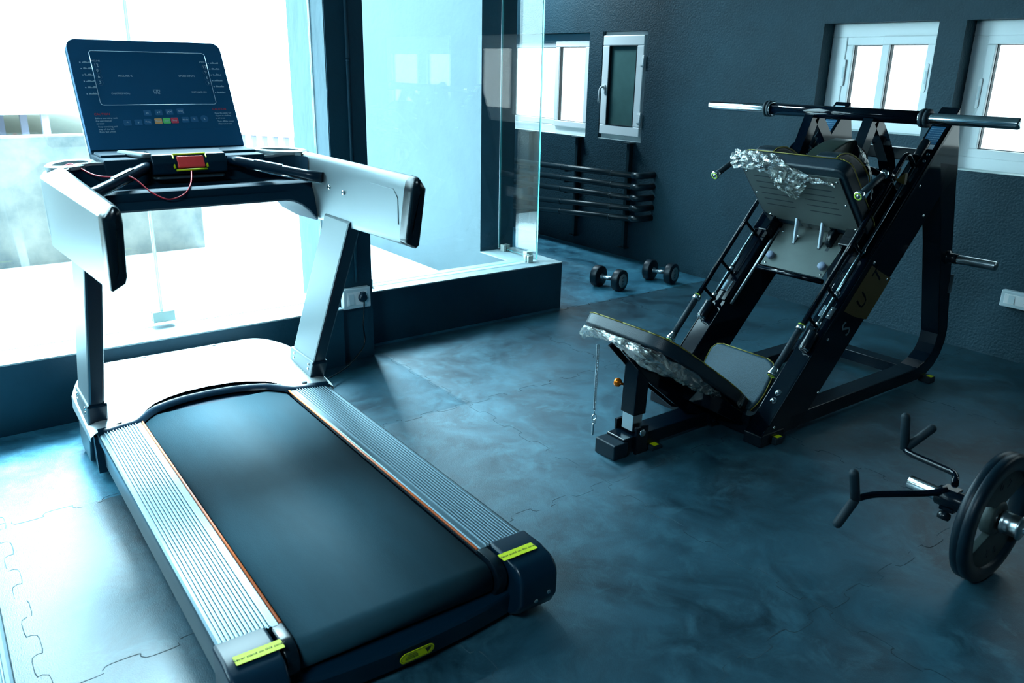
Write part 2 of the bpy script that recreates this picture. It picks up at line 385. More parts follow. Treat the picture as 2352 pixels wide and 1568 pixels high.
def text_obj(items, name, material, parent, frame=None, depth=0.0004):
    """items: (string, size, origin, xdir, ydir, align) -> one flat lettering mesh"""
    bm = bmesh.new()
    for s_, size, org, xd, yd, al in items:
        cu = bpy.data.curves.new('t', 'FONT'); cu.body = s_; cu.size = size; cu.align_x = al; cu.align_y = 'CENTER'; cu.extrude = depth; cu.resolution_u = 2
        to = bpy.data.objects.new('t', cu); COL.objects.link(to)
        dg = bpy.context.evaluated_depsgraph_get(); me = bpy.data.meshes.new_from_object(to.evaluated_get(dg))
        xd, yd = V(xd).normalized(), V(yd).normalized(); zd = xd.cross(yd)
        mt = Matrix((xd, yd, zd)).transposed().to_4x4(); mt.translation = V(org)
        me.transform(mt); bm.from_mesh(me); bpy.data.meshes.remove(me); bpy.data.objects.remove(to); bpy.data.curves.remove(cu)
    me = bpy.data.meshes.new(name); bm.to_mesh(me); bm.free(); me.materials.append(material)
    o = bpy.data.objects.new(name, me); COL.objects.link(o)
    if parent is not None:
        o.parent = parent; me.transform((frame or world_of(parent)).inverted())
    return o

# ================================================================ ROOM
XB, XF, YL, YW, ZC = -3.0, 7.25, 3.0, -5.13, 2.9      # back, far end, left wall, window wall, ceiling
def struct(o): o['kind'] = 'structure'; return o
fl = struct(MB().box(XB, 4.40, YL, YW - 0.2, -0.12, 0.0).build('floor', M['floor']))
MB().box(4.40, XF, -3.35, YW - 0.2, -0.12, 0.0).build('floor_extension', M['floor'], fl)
cl = MB(); cl.box(XB, 4.48, YL, YW - 0.2, ZC, ZC + 0.12); cl.box(4.48, XF, -3.31, YW - 0.2, ZC, ZC + 0.12); struct(cl.build('ceiling', M['ceiling']))
# jigsaw seams between the rubber mats: narrow grooves following interlocking teeth
def seam(fixed, a0, a1, axis, skip=None, ph=0.0):
    mb = MB(); n = int((a1 - a0) / 0.1) + 1; pts = []
    for i in range(n):
        a = a0 + i * 0.1; sg = 1 if i % 2 == 0 else -1; d = 0.013 * sg
        pts += [(a + 0.006, fixed - d * 0.0), (a + 0.004, fixed + d), (a + 0.030 - 0.004, fixed + d * 1.25), (a + 0.072 + 0.004, fixed + d * 1.25), (a + 0.096, fixed + d)]
    w = 0.0011
    L = [V((p[0], p[1], 0)) for p in pts]
    for i in range(len(L) - 1):
        t = (L[i + 1] - L[i]); 
        if t.length < 1e-5 or random.random() < 0.14: continue
        t.normalize(); nn = V((-t.y, t.x, 0)) * w * random.uniform(0.5, 1.35)
        q = [L[i] - nn, L[i + 1] + t * 0.0008 - nn, L[i + 1] + t * 0.0008 + nn, L[i] + nn]
        if axis == 'y': q = [V((p.y, p.x, 0)) for p in q]
        mb.quadbox([p + V((0, 0, 0.0001)) for p in q] + [p + V((0, 0, 0.0007)) for p in q])
    return mb.build('mat_seam', M['seam'], fl)
for xs in (-0.87, 0.13, 1.13, 2.13, 3.13): seam(xs, YW, YL, 'y')
seam(4.16, YW, -3.6, 'y')
for ys in (-4.1, -3.1, -2.1, -1.1, -0.09, 0.91, 1.91): seam(ys, XB, 3.9 if ys > -3.5 else 4.15, 'x')

# window wall with openings (x0, x1, z0, z1)
OPEN = dict(w5=(-1.02, 0.62, 0.985, 1.905), w4=(0.98, 2.491, 1.062, 1.905), w3=(2.651, 3.420, 1.238, 1.908), w2=(5.036, 5.573, 1.005, 1.897), w1=(5.742, 7.09, 1.0, 1.895))
wb = MB(); xs = XB
for k in ('w5', 'w4', 'w3', 'w2', 'w1'):
    a, b, c, d = OPEN[k]
    wb.box(xs, a, YW - 0.22, YW, 0, ZC); wb.box(a, b, YW - 0.22, YW, 0, c); wb.box(a, b, YW - 0.22, YW, d, ZC); xs = b
wb.box(xs, XF, YW - 0.22, YW, 0, ZC)
struct(wb.build('wall_right', M['wall']))
struct(MB().box(XF, XF + 0.2, YW - 0.2, -3.31, 0, ZC).build('wall_far', M['wall']))
struct(MB().box(XB - 0.2, XB, YW - 0.2, YL + 0.2, 0, ZC).build('wall_back', M['wall']))
struct(MB().box(XB, 4.0, YL, YL + 0.2, 0, ZC).build('wall_left', M['wall']))
# inner wall beside the passage; its near end is painted dark, its outdoor face is light blue
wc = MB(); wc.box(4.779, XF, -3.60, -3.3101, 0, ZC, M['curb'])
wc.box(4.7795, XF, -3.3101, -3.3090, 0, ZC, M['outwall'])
struct(wc.build('wall_passage', M['curb']))
# low curb walls
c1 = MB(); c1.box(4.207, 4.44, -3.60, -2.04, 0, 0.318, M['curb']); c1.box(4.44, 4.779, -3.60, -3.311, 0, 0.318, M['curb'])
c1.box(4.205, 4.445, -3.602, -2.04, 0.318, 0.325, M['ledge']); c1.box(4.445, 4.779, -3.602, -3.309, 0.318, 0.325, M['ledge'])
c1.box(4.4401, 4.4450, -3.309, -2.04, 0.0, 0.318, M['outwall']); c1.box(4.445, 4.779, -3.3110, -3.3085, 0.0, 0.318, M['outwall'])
struct(c1.build('wall_low_right', M['curb']))
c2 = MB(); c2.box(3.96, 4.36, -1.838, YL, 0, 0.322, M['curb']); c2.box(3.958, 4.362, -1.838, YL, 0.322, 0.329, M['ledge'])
struct(c2.build('wall_low_left', M['curb']))
# pillar: dark inside face, light outer sides
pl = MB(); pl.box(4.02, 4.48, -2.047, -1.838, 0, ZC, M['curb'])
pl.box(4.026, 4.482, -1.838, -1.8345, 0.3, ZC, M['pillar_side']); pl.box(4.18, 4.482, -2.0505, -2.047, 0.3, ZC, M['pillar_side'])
struct(pl.build('pillar', M['curb']))
cd = MB(); cd.tube([(4.013, -1.951, 0.45), (4.013, -1.951, ZC)], 0.0085, 10); cd.tube([(4.012, -1.951, 1.605), (4.012, -1.951, 1.618)], 0.013, 10)
tag(cd.build('conduit_pipe', M['curb']), 'thin painted conduit running up the dark pillar above the socket', 'pipe')
for sx, sz in ((-1.838, 0), ):
    pass
# lintel over the glass, out of view
struct(MB().box(4.0, 4.4, -1.838, YL, 2.80, ZC).build('trim_1', M['curb']))
struct(MB().box(4.22, 4.42, -3.56, -2.05, 2.80, ZC).build('trim_2', M['curb']))

# frameless glass sheets
def pane(name, P0, P1, z0, z1, th, label, grp=None):
    P0, P1 = V(P0), V(P1); t = (P1 - P0).normalized(); nn = V((-t.y, t.x, 0)) * th / 2
    mb = MB(); a, b, c, d = P0 - nn, P1 - nn, P1 + nn, P0 + nn
    zz = lambda p, z: V((p.x, p.y, z)); kg = mb._slot(M['pane']); ke = mb._slot(M['pane_edge'])
    v = [mb.bm.verts.new(zz(p, z)) for z in (z0, z1) for p in (a, b, c, d)]
    for f, k in (((3, 2, 1, 0), ke), ((4, 5, 6, 7), ke), ((0, 1, 5, 4), kg), ((1, 2, 6, 5), ke), ((2, 3, 7, 6), kg), ((3, 0, 4, 7), ke)):
        mb.bm.faces.new([v[i] for i in f]).material_index = k
    return tag(mb.build(name, M['pane']), label, 'glass pane', grp)
pane('frameless_glass_sheet', (4.322, -2.050, 0), (4.322, -3.468, 0), 0.340, 2.84, 0.012, 'tall frameless glass sheet on the ledge between pillar and room corner')
pane('frameless_glass_sheet', (4.335, -3.474, 0), (4.772, -3.474, 0), 0.340, 2.84, 0.012, 'narrow frameless glass sheet running back from the ledge corner')
pane('frameless_glass_sheet', (4.185, -1.828, 0), (4.185, -0.965, 0), 0.345, 2.84, 0.012, 'large frameless glass sheet behind the treadmill, next to the pillar')
pane('frameless_glass_sheet', (4.185, -0.958, 0), (4.185, YL, 0), 0.345, 2.84, 0.012, 'large frameless glass sheet at the far left of the room')
for P in ((4.176, 4.194, -1.8345, -1.8285), ):
    tag(MB().box(P[0], P[1], P[2], P[3], 0.33, 2.84).build('silicone_bead', M['silicone']), 'white sealant strip where the glass meets the light blue pillar side', 'sealant')
tag(MB().box(4.774, 4.7785, -3.482, -3.468, 0.33, 2.84).build('silicone_bead', M['silicone']), 'thin pale sealant strip on the dark wall end behind the glass', 'sealant')
tag(MB().box(4.180, 4.190, -0.9685, -0.9545, 0.345, 2.84).build('glass_joint', M['silicone_lit']), 'white vertical joint between the two large glass sheets', 'sealant')
# patch clips
def clip(cx, cy, z, ax, w, h, label, grp=None, d=0.021):
    mb = MB()
    for sgn in (-1, 1):
        if ax == 'x': mb.box(cx + sgn * (0.006 + d / 2) - d / 2, cx + sgn * (0.006 + d / 2) + d / 2, cy - w / 2, cy + w / 2, z, z + h)
        else: mb.box(cx - w / 2, cx + w / 2, cy + sgn * (0.006 + d / 2) - d / 2, cy + sgn * (0.006 + d / 2) + d / 2, z, z + h)
    mb.bevel(0.002, 1)
    return tag(mb.build('glass_clip', M['steel']), label, 'clip', grp)
clip(4.185, -0.965, 0.352, 'x', 0.105, 0.052, 'wide steel clip holding both big glass sheets, behind the treadmill hood')
clip(4.322, -2.175, 0.325, 'x', 0.040, 0.050, 'small steel glass clip on the ledge right beside the pillar')
clip(4.322, -3.395, 0.325, 'x', 0.040, 0.048, 'small steel glass clip in front of the ledge corner')
clip(4.43, -3.474, 0.325, 'y', 0.045, 0.048, 'small pale glass clip on the side ledge, nearest the corner')
clip(4.70, -3.474, 0.325, 'y', 0.045, 0.048, 'small pale glass clip on the side ledge, farther from the corner')
clip(4.185, -1.79, 0.352, 'x', 0.045, 0.05, 'steel glass clip at the left foot of the pillar')

# ================================================================ WINDOWS in the right wall
def ring(mb, x0, x1, z0, z1, w, y0, y1, m=None):
    mb.box(x0, x1, y0, y1, z0, z0 + w, m); mb.box(x0, x1, y0, y1, z1 - w, z1, m)
    mb.box(x0, x0 + w, y0, y1, z0 + w, z1 - w, m); mb.box(x1 - w, x1, y0, y1, z0 + w, z1 - w, m)
def window(idx, key, yf, sashes, wd_=(0.05, 0.05, 0.05, 0.05), mull=None):
    a, b, c, d = OPEN[key]; lo, hi, bo, to = wd_
    fr = MB(); fr.box(a, b, yf - 0.07, yf, c, c + bo); fr.box(a, b, yf - 0.07, yf, d - to, d); fr.box(a, a + lo, yf - 0.07, yf, c + bo, d - to); fr.box(b - hi, b, yf - 0.07, yf, c + bo, d - to)
    if mull: fr.box(mull[0], mull[1], yf - 0.07, yf, c + bo, d - to)
    fr.bevel(0.004, 1)
    w = struct(fr.build('window_%d' % idx, M['white_pvc']))
    for (x0, x1, z0, z1, dy, gm) in sashes:        # glass rectangle plus sash width
        s_ = MB(); sw = 0.052
        ring(s_, x0 - sw, x1 + sw, z0 - sw, z1 + sw, sw, yf - 0.045 + dy, yf + 0.012 + dy); s_.bevel(0.006, 2)
        so = s_.build('sash', M['white_pvc'], w)
        g = MB(); ring(g, x0 - 0.004, x1 + 0.004, z0 - 0.004, z1 + 0.004, 0.008, yf - 0.032 + dy, yf - 0.004 + dy)
        g.build('gasket', M['gasket'], so)
        MB().box(x0, x1, yf - 0.024 + dy, yf - 0.018 + dy, z0, z1).build('glazing', M[gm], so)
    return w
def pull(w, x, z, y):
    mb = MB(); mb.prism([(p[0], y, p[1]) for p in rrect(x - 0.010, x + 0.010, z - 0.085, z + 0.085, 0.009)], (0, 0.006, 0)); mb.bevel(0.002, 1)
    q = mb.build('sash_pull', M['white_pvc'], w)
    MB().box(x - 0.005, x + 0.005, y + 0.004, y + 0.0075, z - 0.035, z + 0.04).build('pull_recess', M['socket'], q)
w3 = window(3, 'w3', -5.245, [(3.062, 3.262, 1.372, 1.775, -0.02, 'frost'), (2.745, 2.988, 1.376, 1.776, 0.016, 'frost')], (0.050, 0.110, 0.086, 0.084))
pull(w3, 3.305, 1.60, -5.245 + 0.0)
pull(w3, 2.722, 1.58, -5.245 + 0.028)
w4 = window(4, 'w4', -5.245, [(1.70, 2.352, 1.182, 1.774, -0.01, 'frost'), (1.08, 1.62, 1.182, 1.774, 0.016, 'frost')], (0.055, 0.092, 0.072, 0.084))
pull(w4, 2.400, 1.50, -5.245 + 0.004)
w2 = window(2, 'w2', -5.165, [], (0.035, 0.035, 0.045, 0.035))
s_ = MB(); ring(s_, 5.066, 5.560, 1.045, 1.865, 0.082, -5.175, -5.128); s_.bevel(0.007, 2); so = s_.build('sash', M['white_pvc'], w2)
g = MB(); ring(g, 5.146, 5.480, 1.125, 1.785, 0.007, -5.160, -5.1265); g.build('gasket', M['gasket'], so)
MB().box(5.152, 5.474, -5.160, -5.154, 1.131, 1.779).build('glazing', M['greenglass'], so)
hd = MB(); hd.prism([(p[0], -5.128, p[1]) for p in rrect(5.500, 5.528, 1.395, 1.465, 0.010)], (0, 0.014, 0))
hd.tube(smooth_path([(5.514, -5.114, 1.445), (5.514, -5.085, 1.44), (5.522, -5.076, 1.41), (5.528, -5.078, 1.31)], 5), 0.0095, 8); hd.build('window_handle', M['white_pvc'], w2)
for hz in (1.20, 1.66):
    hg = MB(); hg.box(5.046, 5.10, -5.128, -5.120, hz - 0.035, hz + 0.035); hg.tube([(5.052, -5.117, hz - 0.05), (5.052, -5.117, hz + 0.05)], 0.009, 8); hg.build('hinge', M['white_pvc'], w2)
w1 = window(1, 'w1', -5.215, [(6.32, 6.98, 1.125, 1.775, -0.02, 'frost'), (5.86, 6.225, 1.118, 1.777, 0.012, 'frost')], (0.070, 0.062, 0.072, 0.072))
w5 = window(5, 'w5', -5.245, [(-0.92, -0.30, 1.08, 1.72, -0.02, 'frost'), (-0.02, 0.50, 1.08, 1.72, 0.016, 'frost')], (0.052, 0.072, 0.048, 0.137), (-0.25, -0.07))
# ledge strips (white sills)
for key, ys in (('w3', -5.245), ('w4', -5.245), ('w1', -5.21), ('w2', -5.165)):
    a, b, c, d = OPEN[key]
    struct(MB().box(a, b, YW - 0.005 if key != 'w3' else YW - 0.02, ys, c, c + 0.004).build('trim_3', M['white_plaster']))

# ================================================================ SOCKETS
def sock(loc, ax, w, h, label, single_plug):
    """ax: unit vectors (right, out)"""
    r_, o_ = V(ax[0]), V(ax[1]); c = V(loc); root = MB()
    root.obox(c + o_ * 0.020, r_, o_, (0, 0, 1), w / 2, 0.020, h / 2); root.bevel(0.006, 2)
    b = tag(root.build('wall_socket', M['socket']), label, 'socket')
    ip = MB(); ip.obox(c + o_ * 0.0408, r_, o_, (0, 0, 1), w / 2 - 0.022, 0.0015, h / 2 - 0.02); ip.bevel(0.001, 1); ip.build('socket_insert', M['white_pvc'], b)
    sw = MB(); sw.obox(c + o_ * 0.0425 + r_ * (-w * 0.22), r_, (o_ + V((0, 0, 0.12))), (V((0, 0, 1)) - o_ * 0.12), 0.016, 0.003, h / 2 - 0.026); sw.build('rocker_switch', M['socket'], b)
    if not single_plug:
        pn = MB()
        for dx, dz, rr in ((0.0, 0.014, 0.0045), (-0.012, -0.010, 0.0035), (0.012, -0.010, 0.0035)):
            pn.lathe(c + r_ * (w * 0.16 + dx) + V((0, 0, dz)) + o_ * 0.0415, o_, [(0, rr), (0.0012, rr), (0.0012, 0)], 12)
        build_split(pn, 'socket_hole', M['ink'], b, 0.0)
    return b
sock((4.02, -1.935, 0.368), ((0, -1, 0), (-1, 0, 0)), 0.165, 0.115, 'white wall socket low on the dark pillar with a black plug in it', True)
sock((1.873, YW, 0.369), ((-1, 0, 0), (0, 1, 0)), 0.225, 0.098, 'white empty wall socket on the window wall at the right edge', False)
pgr = empty('power_cord', (3.97, -1.975, 0.36), 0, 'black three-pin plug and cord hanging from the pillar socket to the treadmill', 'power cord')
pb = MB(); pb.lathe((3.9775, -1.963, 0.372), (-1, 0, 0), [(0, 0.0), (0, 0.025), (0.012, 0.026), (0.026, 0.02), (0.030, 0.0)], 20)
pb.obox((3.963, -1.963, 0.385), (0, 1, 0), (1, 0, 0), (0, 0, 1), 0.012, 0.013, 0.020); pb.bevel(0.003, 2); pb.build('plug', M['blk_plastic'], pgr)
MB().tube(smooth_path([(3.955, -1.963, 0.352), (3.950, -1.958, 0.30), (3.945, -1.948, 0.22), (3.93, -1.945, 0.13), (3.90, -1.900, 0.085), (3.80, -1.76, 0.050), (3.66, -1.55, 0.055), (3.58, -1.475, 0.065), (3.50, -1.448, 0.07)], 6), 0.0042, 8).build('cord', M['blk_gloss'], pgr)

# ================================================================ PIPE RACK on the window wall
rk = empty('pipe_rack', (5.6, -5.06, 0.09), 0, 'dark painted rack of five horizontal pipes on the wall below the small windows', 'pipe rack')
for (zl, zr) in ((0.722, 0.757), (0.625, 0.662), (0.523, 0.570), (0.395, 0.484), (0.299, 0.397)):
    sl = (zl - zr) / (6.16 - 4.84); x1 = 6.75; zr2 = zr; z1 = zr + sl * (x1 - 4.84)
    p = MB(); p.tube([(x1, -4.95, z1), (4.885, -4.95, zr2)], 0.025, 14)
    pp = p.build('pipe', M['pipe'], rk)
    e = MB(); e.tube([(4.92, -4.95, zr2)] + arc((4.885, -4.985), 0.035, 90, 180, 6, lambda a, b: (a, b, zr2)) + [(4.85, -5.125, zr2)], 0.028, 14)
    e.build('elbow', M['pipe'], pp)
    f = MB(); f.tube([(5.16, -4.95, zr2 + sl * .32), (5.175, -4.95, zr2 + sl * .33)], 0.027, 14); f.tube([(5.83, -4.95, zr2 + sl * .99), (5.845, -4.95, zr2 + sl)], 0.027, 14); build_split(f, 'pipe_coupling', M['pipe'], pp)
for bx in (5.135, 5.805, 6.5):
    b = MB(); b.box(bx - 0.017, bx + 0.017, -5.128, -5.085, 0.093, 1.0); b.box(bx - 0.045, bx + 0.045, -5.128, -5.05, 0.994, 1.0)
    b.box(bx - 0.045, bx + 0.045, -5.128, -5.06, 0.088, 0.094); 
    for zz_ in (0.745, 0.648, 0.553, 0.455, 0.36): b.box(bx - 0.010, bx + 0.010, -5.09, -4.962, zz_ - 0.012 - (bx - 5.1) * 0.06, zz_ + 0.004 - (bx - 5.1) * 0.06)
    b.build('rack_bracket', M['pipe'], rk)

# ================================================================ OUTDOORS beyond the glass
g = MB().box(4.30, 7.14, -3.31, 12, -0.1, 0.065).build('terrace', M['terrace']); g['kind'] = 'structure'
g = MB().box(7.14, 60, -5.0, 60, -0.30, 0.0).build('ground', M['sand']); g['kind'] = 'structure'
struct(MB().box(4.48, XF + 0.2, -3.60, -3.31, ZC + 0.12, 6.9).build('added_shade_wall', M['outwall']))  # unseen high wall, added to keep the sun off the right floor
pw = MB(); pw.box(7.14, 7.30, -2.062, 12, 0.0, 1.035); pw.bevel(0.012, 1)
tag(pw.build('parapet_wall', M['concrete']), 'low stained concrete parapet wall outside beyond the terrace', 'wall')
cp_ = empty('carport', (22.0, -2.6, 0), 0, 'white-roofed open shed on posts standing on the sandy ground outside', 'shed')
MB().box(17.2, 30, -5.2, 12, 0.62, 3.4).build('roof', M['white_paint'], cp_)
for (px_, py_) in ((17.4, -2.40), (18.6, -2.20), (20.0, -1.95), (21.4, -1.75), (24, 1.0)):
    MB().box(px_ - 0.06, px_ + 0.06, py_ - 0.06, py_ + 0.06, 0, 0.62).build('post', M['lilac'], cp_)
ba = empty('balustrade', (9.0, -3.5, 0), 0, 'low striped lilac and white balustrade outside behind the treadmill console', 'balustrade')
MB().box(8.96, 9.04, -4.4, -2.3, 0.0, 0.69).build('panel', M['white_paint'], ba)
MB().quadbox([(8.95, -4.4, 0.725), (9.06, -4.4, 0.725), (9.06, -2.3, 0.915), (8.95, -2.3, 0.915), (8.95, -4.4, 0.745), (9.06, -4.4, 0.745), (9.06, -2.3, 0.935), (8.95, -2.3, 0.935)]).build('top_rail', M['redpaint'], ba)
for i in range(17):
    yy = -4.32 + i * 0.122; zt = 0.735 + (yy + 4.4) / 2.1 * 0.19
    MB().box(8.97, 9.03, yy - 0.024, yy + 0.024, 0.68, zt).build('baluster', M['lilac'], ba)
lv = empty('louvred_screen', (11.0, 2.0, 0), 0, 'white slatted screen outside, seen only as a reflection in the side glass', 'screen')
lf = MB(); lf.box(10.98, 11.10, 0.5, 3.4, 0.0, 1.05)
for fy in (0.5, 3.4): lf.box(10.98, 11.10, fy - 0.05, fy + 0.05, 0, 1.66)
lf.build('screen_frame', M['white_paint'], lv)
MB().box(11.12, 11.16, 0.5, 3.4, 0.0, 1.62).build('backing', M['concrete'], lv)
zz = 1.08; st = 0.046
while zz < 1.63:
    MB().box(11.0, 11.03, 0.5, 3.4, zz, zz + st * 0.45).build('slat', M['white_paint'], lv); zz += st; st *= 0.93
    if st < 0.014: break

# ================================================================ TREADMILL (local: u forward, v left, w up)
def LM():
    m = MB(); m.local = True; return m
IDN = Matrix.Identity(4)
def make_treadmill():
    R = empty('treadmill', (1.77, -0.917, 0), math.radians(-1.0), 'large silver and black treadmill with a tilted console, facing the glass', 'treadmill', 'treadmills in a row')
    # --- chassis
    m = LM()
    for s in (1, -1):
        m.box(-0.02, 1.62, *sorted((s * 0.31, s * 0.435)), 0.055, 0.185)
    m.box(0.25, 0.32, -0.40, 0.40, 0.03, 0.09); m.box(1.2, 1.27, -0.40, 0.40, 0.03, 0.09)
    m.box(-0.02, 1.62, -0.43, 0.43, 0.075, 0.135)
    m.build('chassis', M['frame_base'], R)
    for s in (1, -1):
        for uu in (0.30, 1.3):
            f = LM(); f.tube([(uu, s * 0.39, 0), (uu, s * 0.39, 0.06)], 0.028, 16); f.build('foot', M['blk_plastic'], R)
        k = LM(); k.prism([(0.0, s * 0.435, 0.188), (1.53, s * 0.435, 0.188), (1.53, s * 0.435, 0.045), (0.05, s * 0.435, 0.045)], (0, s * 0.028, 0)); k.bevel(0.006, 2)
        k.build('side_skirt', M['silver_post' if s > 0 else 'blk_plastic'], R)
    # --- running belt
    r_, cz = 0.047, 0.145
    prof = [(1.60, cz + r_)] + [(-0.048 + r_ * math.cos(a), cz + r_ * math.sin(a)) for a in [math.pi / 2 + math.pi * i / 18 for i in range(19)]] + [(1.60, cz - r_)] + [(1.60 + r_ * math.cos(a), cz + r_ * math.sin(a)) for a in [-math.pi / 2 + math.pi * i / 18 for i in range(1, 18)]]
    b = LM(); b.prism([(p[0], -0.297, p[1]) for p in prof], (0, 0.594, 0)); o = b.build('running_belt', M['belt'], R)
    for p in o.data.polygons: p.use_smooth = len(p.vertices) == 4
    # --- side rails with ridges, orange trims
    for s in (1, -1):
        m = LM(); v0, v1 = 0.313, 0.478
        pts = [(v0, 0.186), (v0, 0.205), (v0 + 0.004, 0.208)]
        nr = 12
        for i in range(nr):
            a = 0.338 + i * (0.456 - 0.338) / (nr - 1)
            pts += [(a - 0.0036, 0.208), (a - 0.0022, 0.2112), (a + 0.0022, 0.2112), (a + 0.0036, 0.208)]
        pts += [(v1 - 0.010, 0.208), (v1 - 0.003, 0.205), (v1, 0.198), (v1, 0.170), (v1 - 0.008, 0.170), (v1 - 0.008, 0.186)]
        m.prism([(0.0, s * p[0], p[1]) for p in pts], (1.565, 0, 0))
        sr_ = m.build('side_rail', M['alu'], R)
        for i in range(nr):
            a = 0.338 + i * (0.456 - 0.338) / (nr - 1)
            g_ = LM(); g_.prism([(0.004, s * (a - 0.0021), 0.2113), (0.004, s * (a + 0.0021), 0.2113), (0.004, s * (a + 0.0014), 0.2125), (0.004, s * (a - 0.0014), 0.2125)], (1.555, 0, 0)); g_.build('rail_ridge', M['alu_ridge'], sr_)
        t = LM(); t.tube([(0.008, s * 0.3085, 0.204), (1.572, s * 0.3085, 0.204)], 0.0042, 8); t.build('orange_trim', M['orange'], R)
        sc = LM(); sc.lathe((1.575, s * 0.425, 0.21), (0, 0, 1), [(0, 0.006), (0.003, 0.005), (0.004, 0)], 12); sc.build('screw', M['orange'], R)
        # --- rear end cap
        m = LM()
        prof = [(0.012, 0.2135), (-0.075, 0.2135), (-0.105, 0.207)] + [(-0.105 + 0.062 * math.cos(a), 0.145 + 0.062 * math.sin(a)) for a in [math.pi / 2 + math.radians(12) * i for i in range(1, 8)]] + [(-0.166, 0.085), (-0.145, 0.045), (-0.105, 0.02), (0.012, 0.02)]
        m.prism([(p[0], s * 0.348, p[1]) for p in prof], (0, s * 0.138, 0)); m.bevel(0.011, 3, 50)
        cap = m.build('end_cap', M['blk_plastic'] if s > 0 else M['blk_plastic'], R, smooth_ang=35)
        m = LM()
        prof = [(0.008, 0.207), (-0.058, 0.207)] + [(-0.062 + 0.05 * math.cos(a), 0.152 + 0.052 * math.sin(a)) for a in [math.pi / 2 + math.radians(15) * i for i in range(1, 9)]] + [(-0.085, 0.075), (0.008, 0.075)]
        m.prism([(p[0], s * 0.303, p[1]) for p in prof], (0, s * 0.036, 0)); m.bevel(0.006, 2, 50)
        m.build('roller_guard', M['blk_gloss'], R, smooth_ang=35)
        if s < 0:
            for vv, ww in ((-0.405, 0.083), (-0.452, 0.098)):
                x = LM(); x.lathe((-0.164, vv, ww), (-1, 0, -0.2), [(0, 0.007), (0.004, 0.006), (0.002, 0.0)], 12); x.build('screw', M['chrome_dull'], cap)
        st = LM(); a0, a1 = (0.337, 0.458) if s > 0 else (0.330, 0.455)
        st.prism([(p[0], s * p[1], 0.2136) for p in rrect(-0.137, -0.100, a0, a1, 0.003)] , (0, 0, 0.0008)) if False else st.prism([(p[0] - 0.0, s * p[1], 0.2146) for p in rrect(-0.102, -0.066, a0, a1, 0.003)], (0, 0, 0.0008))
        so = st.build('warning_sticker', M['yellow'], R)
        so['label'] = 'yellow warning sticker on the ' + ('left' if s > 0 else 'right') + ' end cap'
        tx = text_obj([('Never stand on this cover', 0.0125, (-0.084, s * (a0 + a1) / 2, 0.2156), (0, -1, 0), (1, 0, 0), 'CENTER')], 'sticker_lettering', M['ink'], so, IDN)
    # --- rear crossbar, slightly bowed
    rows = []
    for i in range(21):
        v = 0.352 - 0.704 * i / 20; bow = 0.028 * (1 - (v / 0.352) ** 2) ; h = 0.006 * abs(v / 0.352) ** 4
        u0 = -0.110 - bow; rows.append([(-0.070, v, 0.098 + h), (u0 + 0.006, v, 0.096 + h), (u0, v, 0.088), (u0 + 0.012, v, 0.024), (u0 + 0.03, v, 0.016), (-0.070, v, 0.016)])
    m = LM(); m.grid(rows, closed_u=True); xb = m.build('rear_crossbar', M['blk_plastic'], R, smooth_ang=40)
    wl_ = LM(); pts = rrect(-0.067, 0.040, -0.0185, 0.0185, 0.0183, 8)
    bx = lambda v, h: (-0.1395 + 0.012 * (0.0 - h + 0.0) / 0.064 * 1.0 - 0.0 + (0.004 if False else 0.0), v, 0.058 + h)
    wl_.prism([bx(p[0], p[1]) for p in pts], (-0.0012, 0, 0)); wlo = wl_.build('caution_sticker', M['yellow'], R); wlo['label'] = 'rounded yellow caution sticker on the rear crossbar'
    oo = LM(); ip = rrect(-0.063, 0.036, -0.015, 0.015, 0.0148, 8)
    for i in range(len(ip)):
        p, q = ip[i], ip[(i + 1) % len(ip)]
        a, b_ = V(bx(*p)), V(bx(*q))
        if (b_ - a).length > 1e-5: oo.tube([a - V((0.0013, 0, 0)), b_ - V((0.0013, 0, 0))], 0.0005, 4)
    oo.prism([V(bx(-0.058, 0.010)) - V((0.0013, 0, 0)), V(bx(-0.036, 0.010)) - V((0.0013, 0, 0)), V(bx(-0.047, -0.010)) - V((0.0013, 0, 0))], (-0.0006, 0, 0))
    oo.build('sticker_outline', M['ink'], wlo)
    text_obj([('WARNING', 0.0062, V(bx(0.004, 0.0085)) - V((0.0014, 0, 0)), (0, -1, 0), (0.19, 0, 1), 'CENTER'), ('Keep hands away', 0.0055, V(bx(0.004, 0.002)) - V((0.0014, 0, 0)), (0, -1, 0), (0.19, 0, 1), 'CENTER'),
              ('from moving belt', 0.0055, V(bx(0.004, -0.0045)) - V((0.0014, 0, 0)), (0, -1, 0), (0.19, 0, 1), 'CENTER')], 'sticker_lettering', M['ink'], wlo, IDN)
    # --- motor hood
    def ue(v):
        a = abs(v)
        T = [(0, 1.700), (0.10, 1.692), (0.17, 1.672), (0.235, 1.640), (0.275, 1.60), (0.300, 1.565), (0.325, 1.540), (0.36, 1.532), (0.44, 1.510), (0.51, 1.500)]
        for (x0, y0), (x1, y1) in zip(T, T[1:]):
            if a <= x1: return y0 + (y1 - y0) * (a - x0) / (x1 - x0)
        return T[-1][1]
    def uf(v):
        a = abs(v); return 2.135 - (0 if a < 0.30 else 0.235 * ((a - 0.30) / 0.205) ** 2.6)
    vs = [-0.505 + 1.01 * i / 60 for i in range(61)]; rows = []
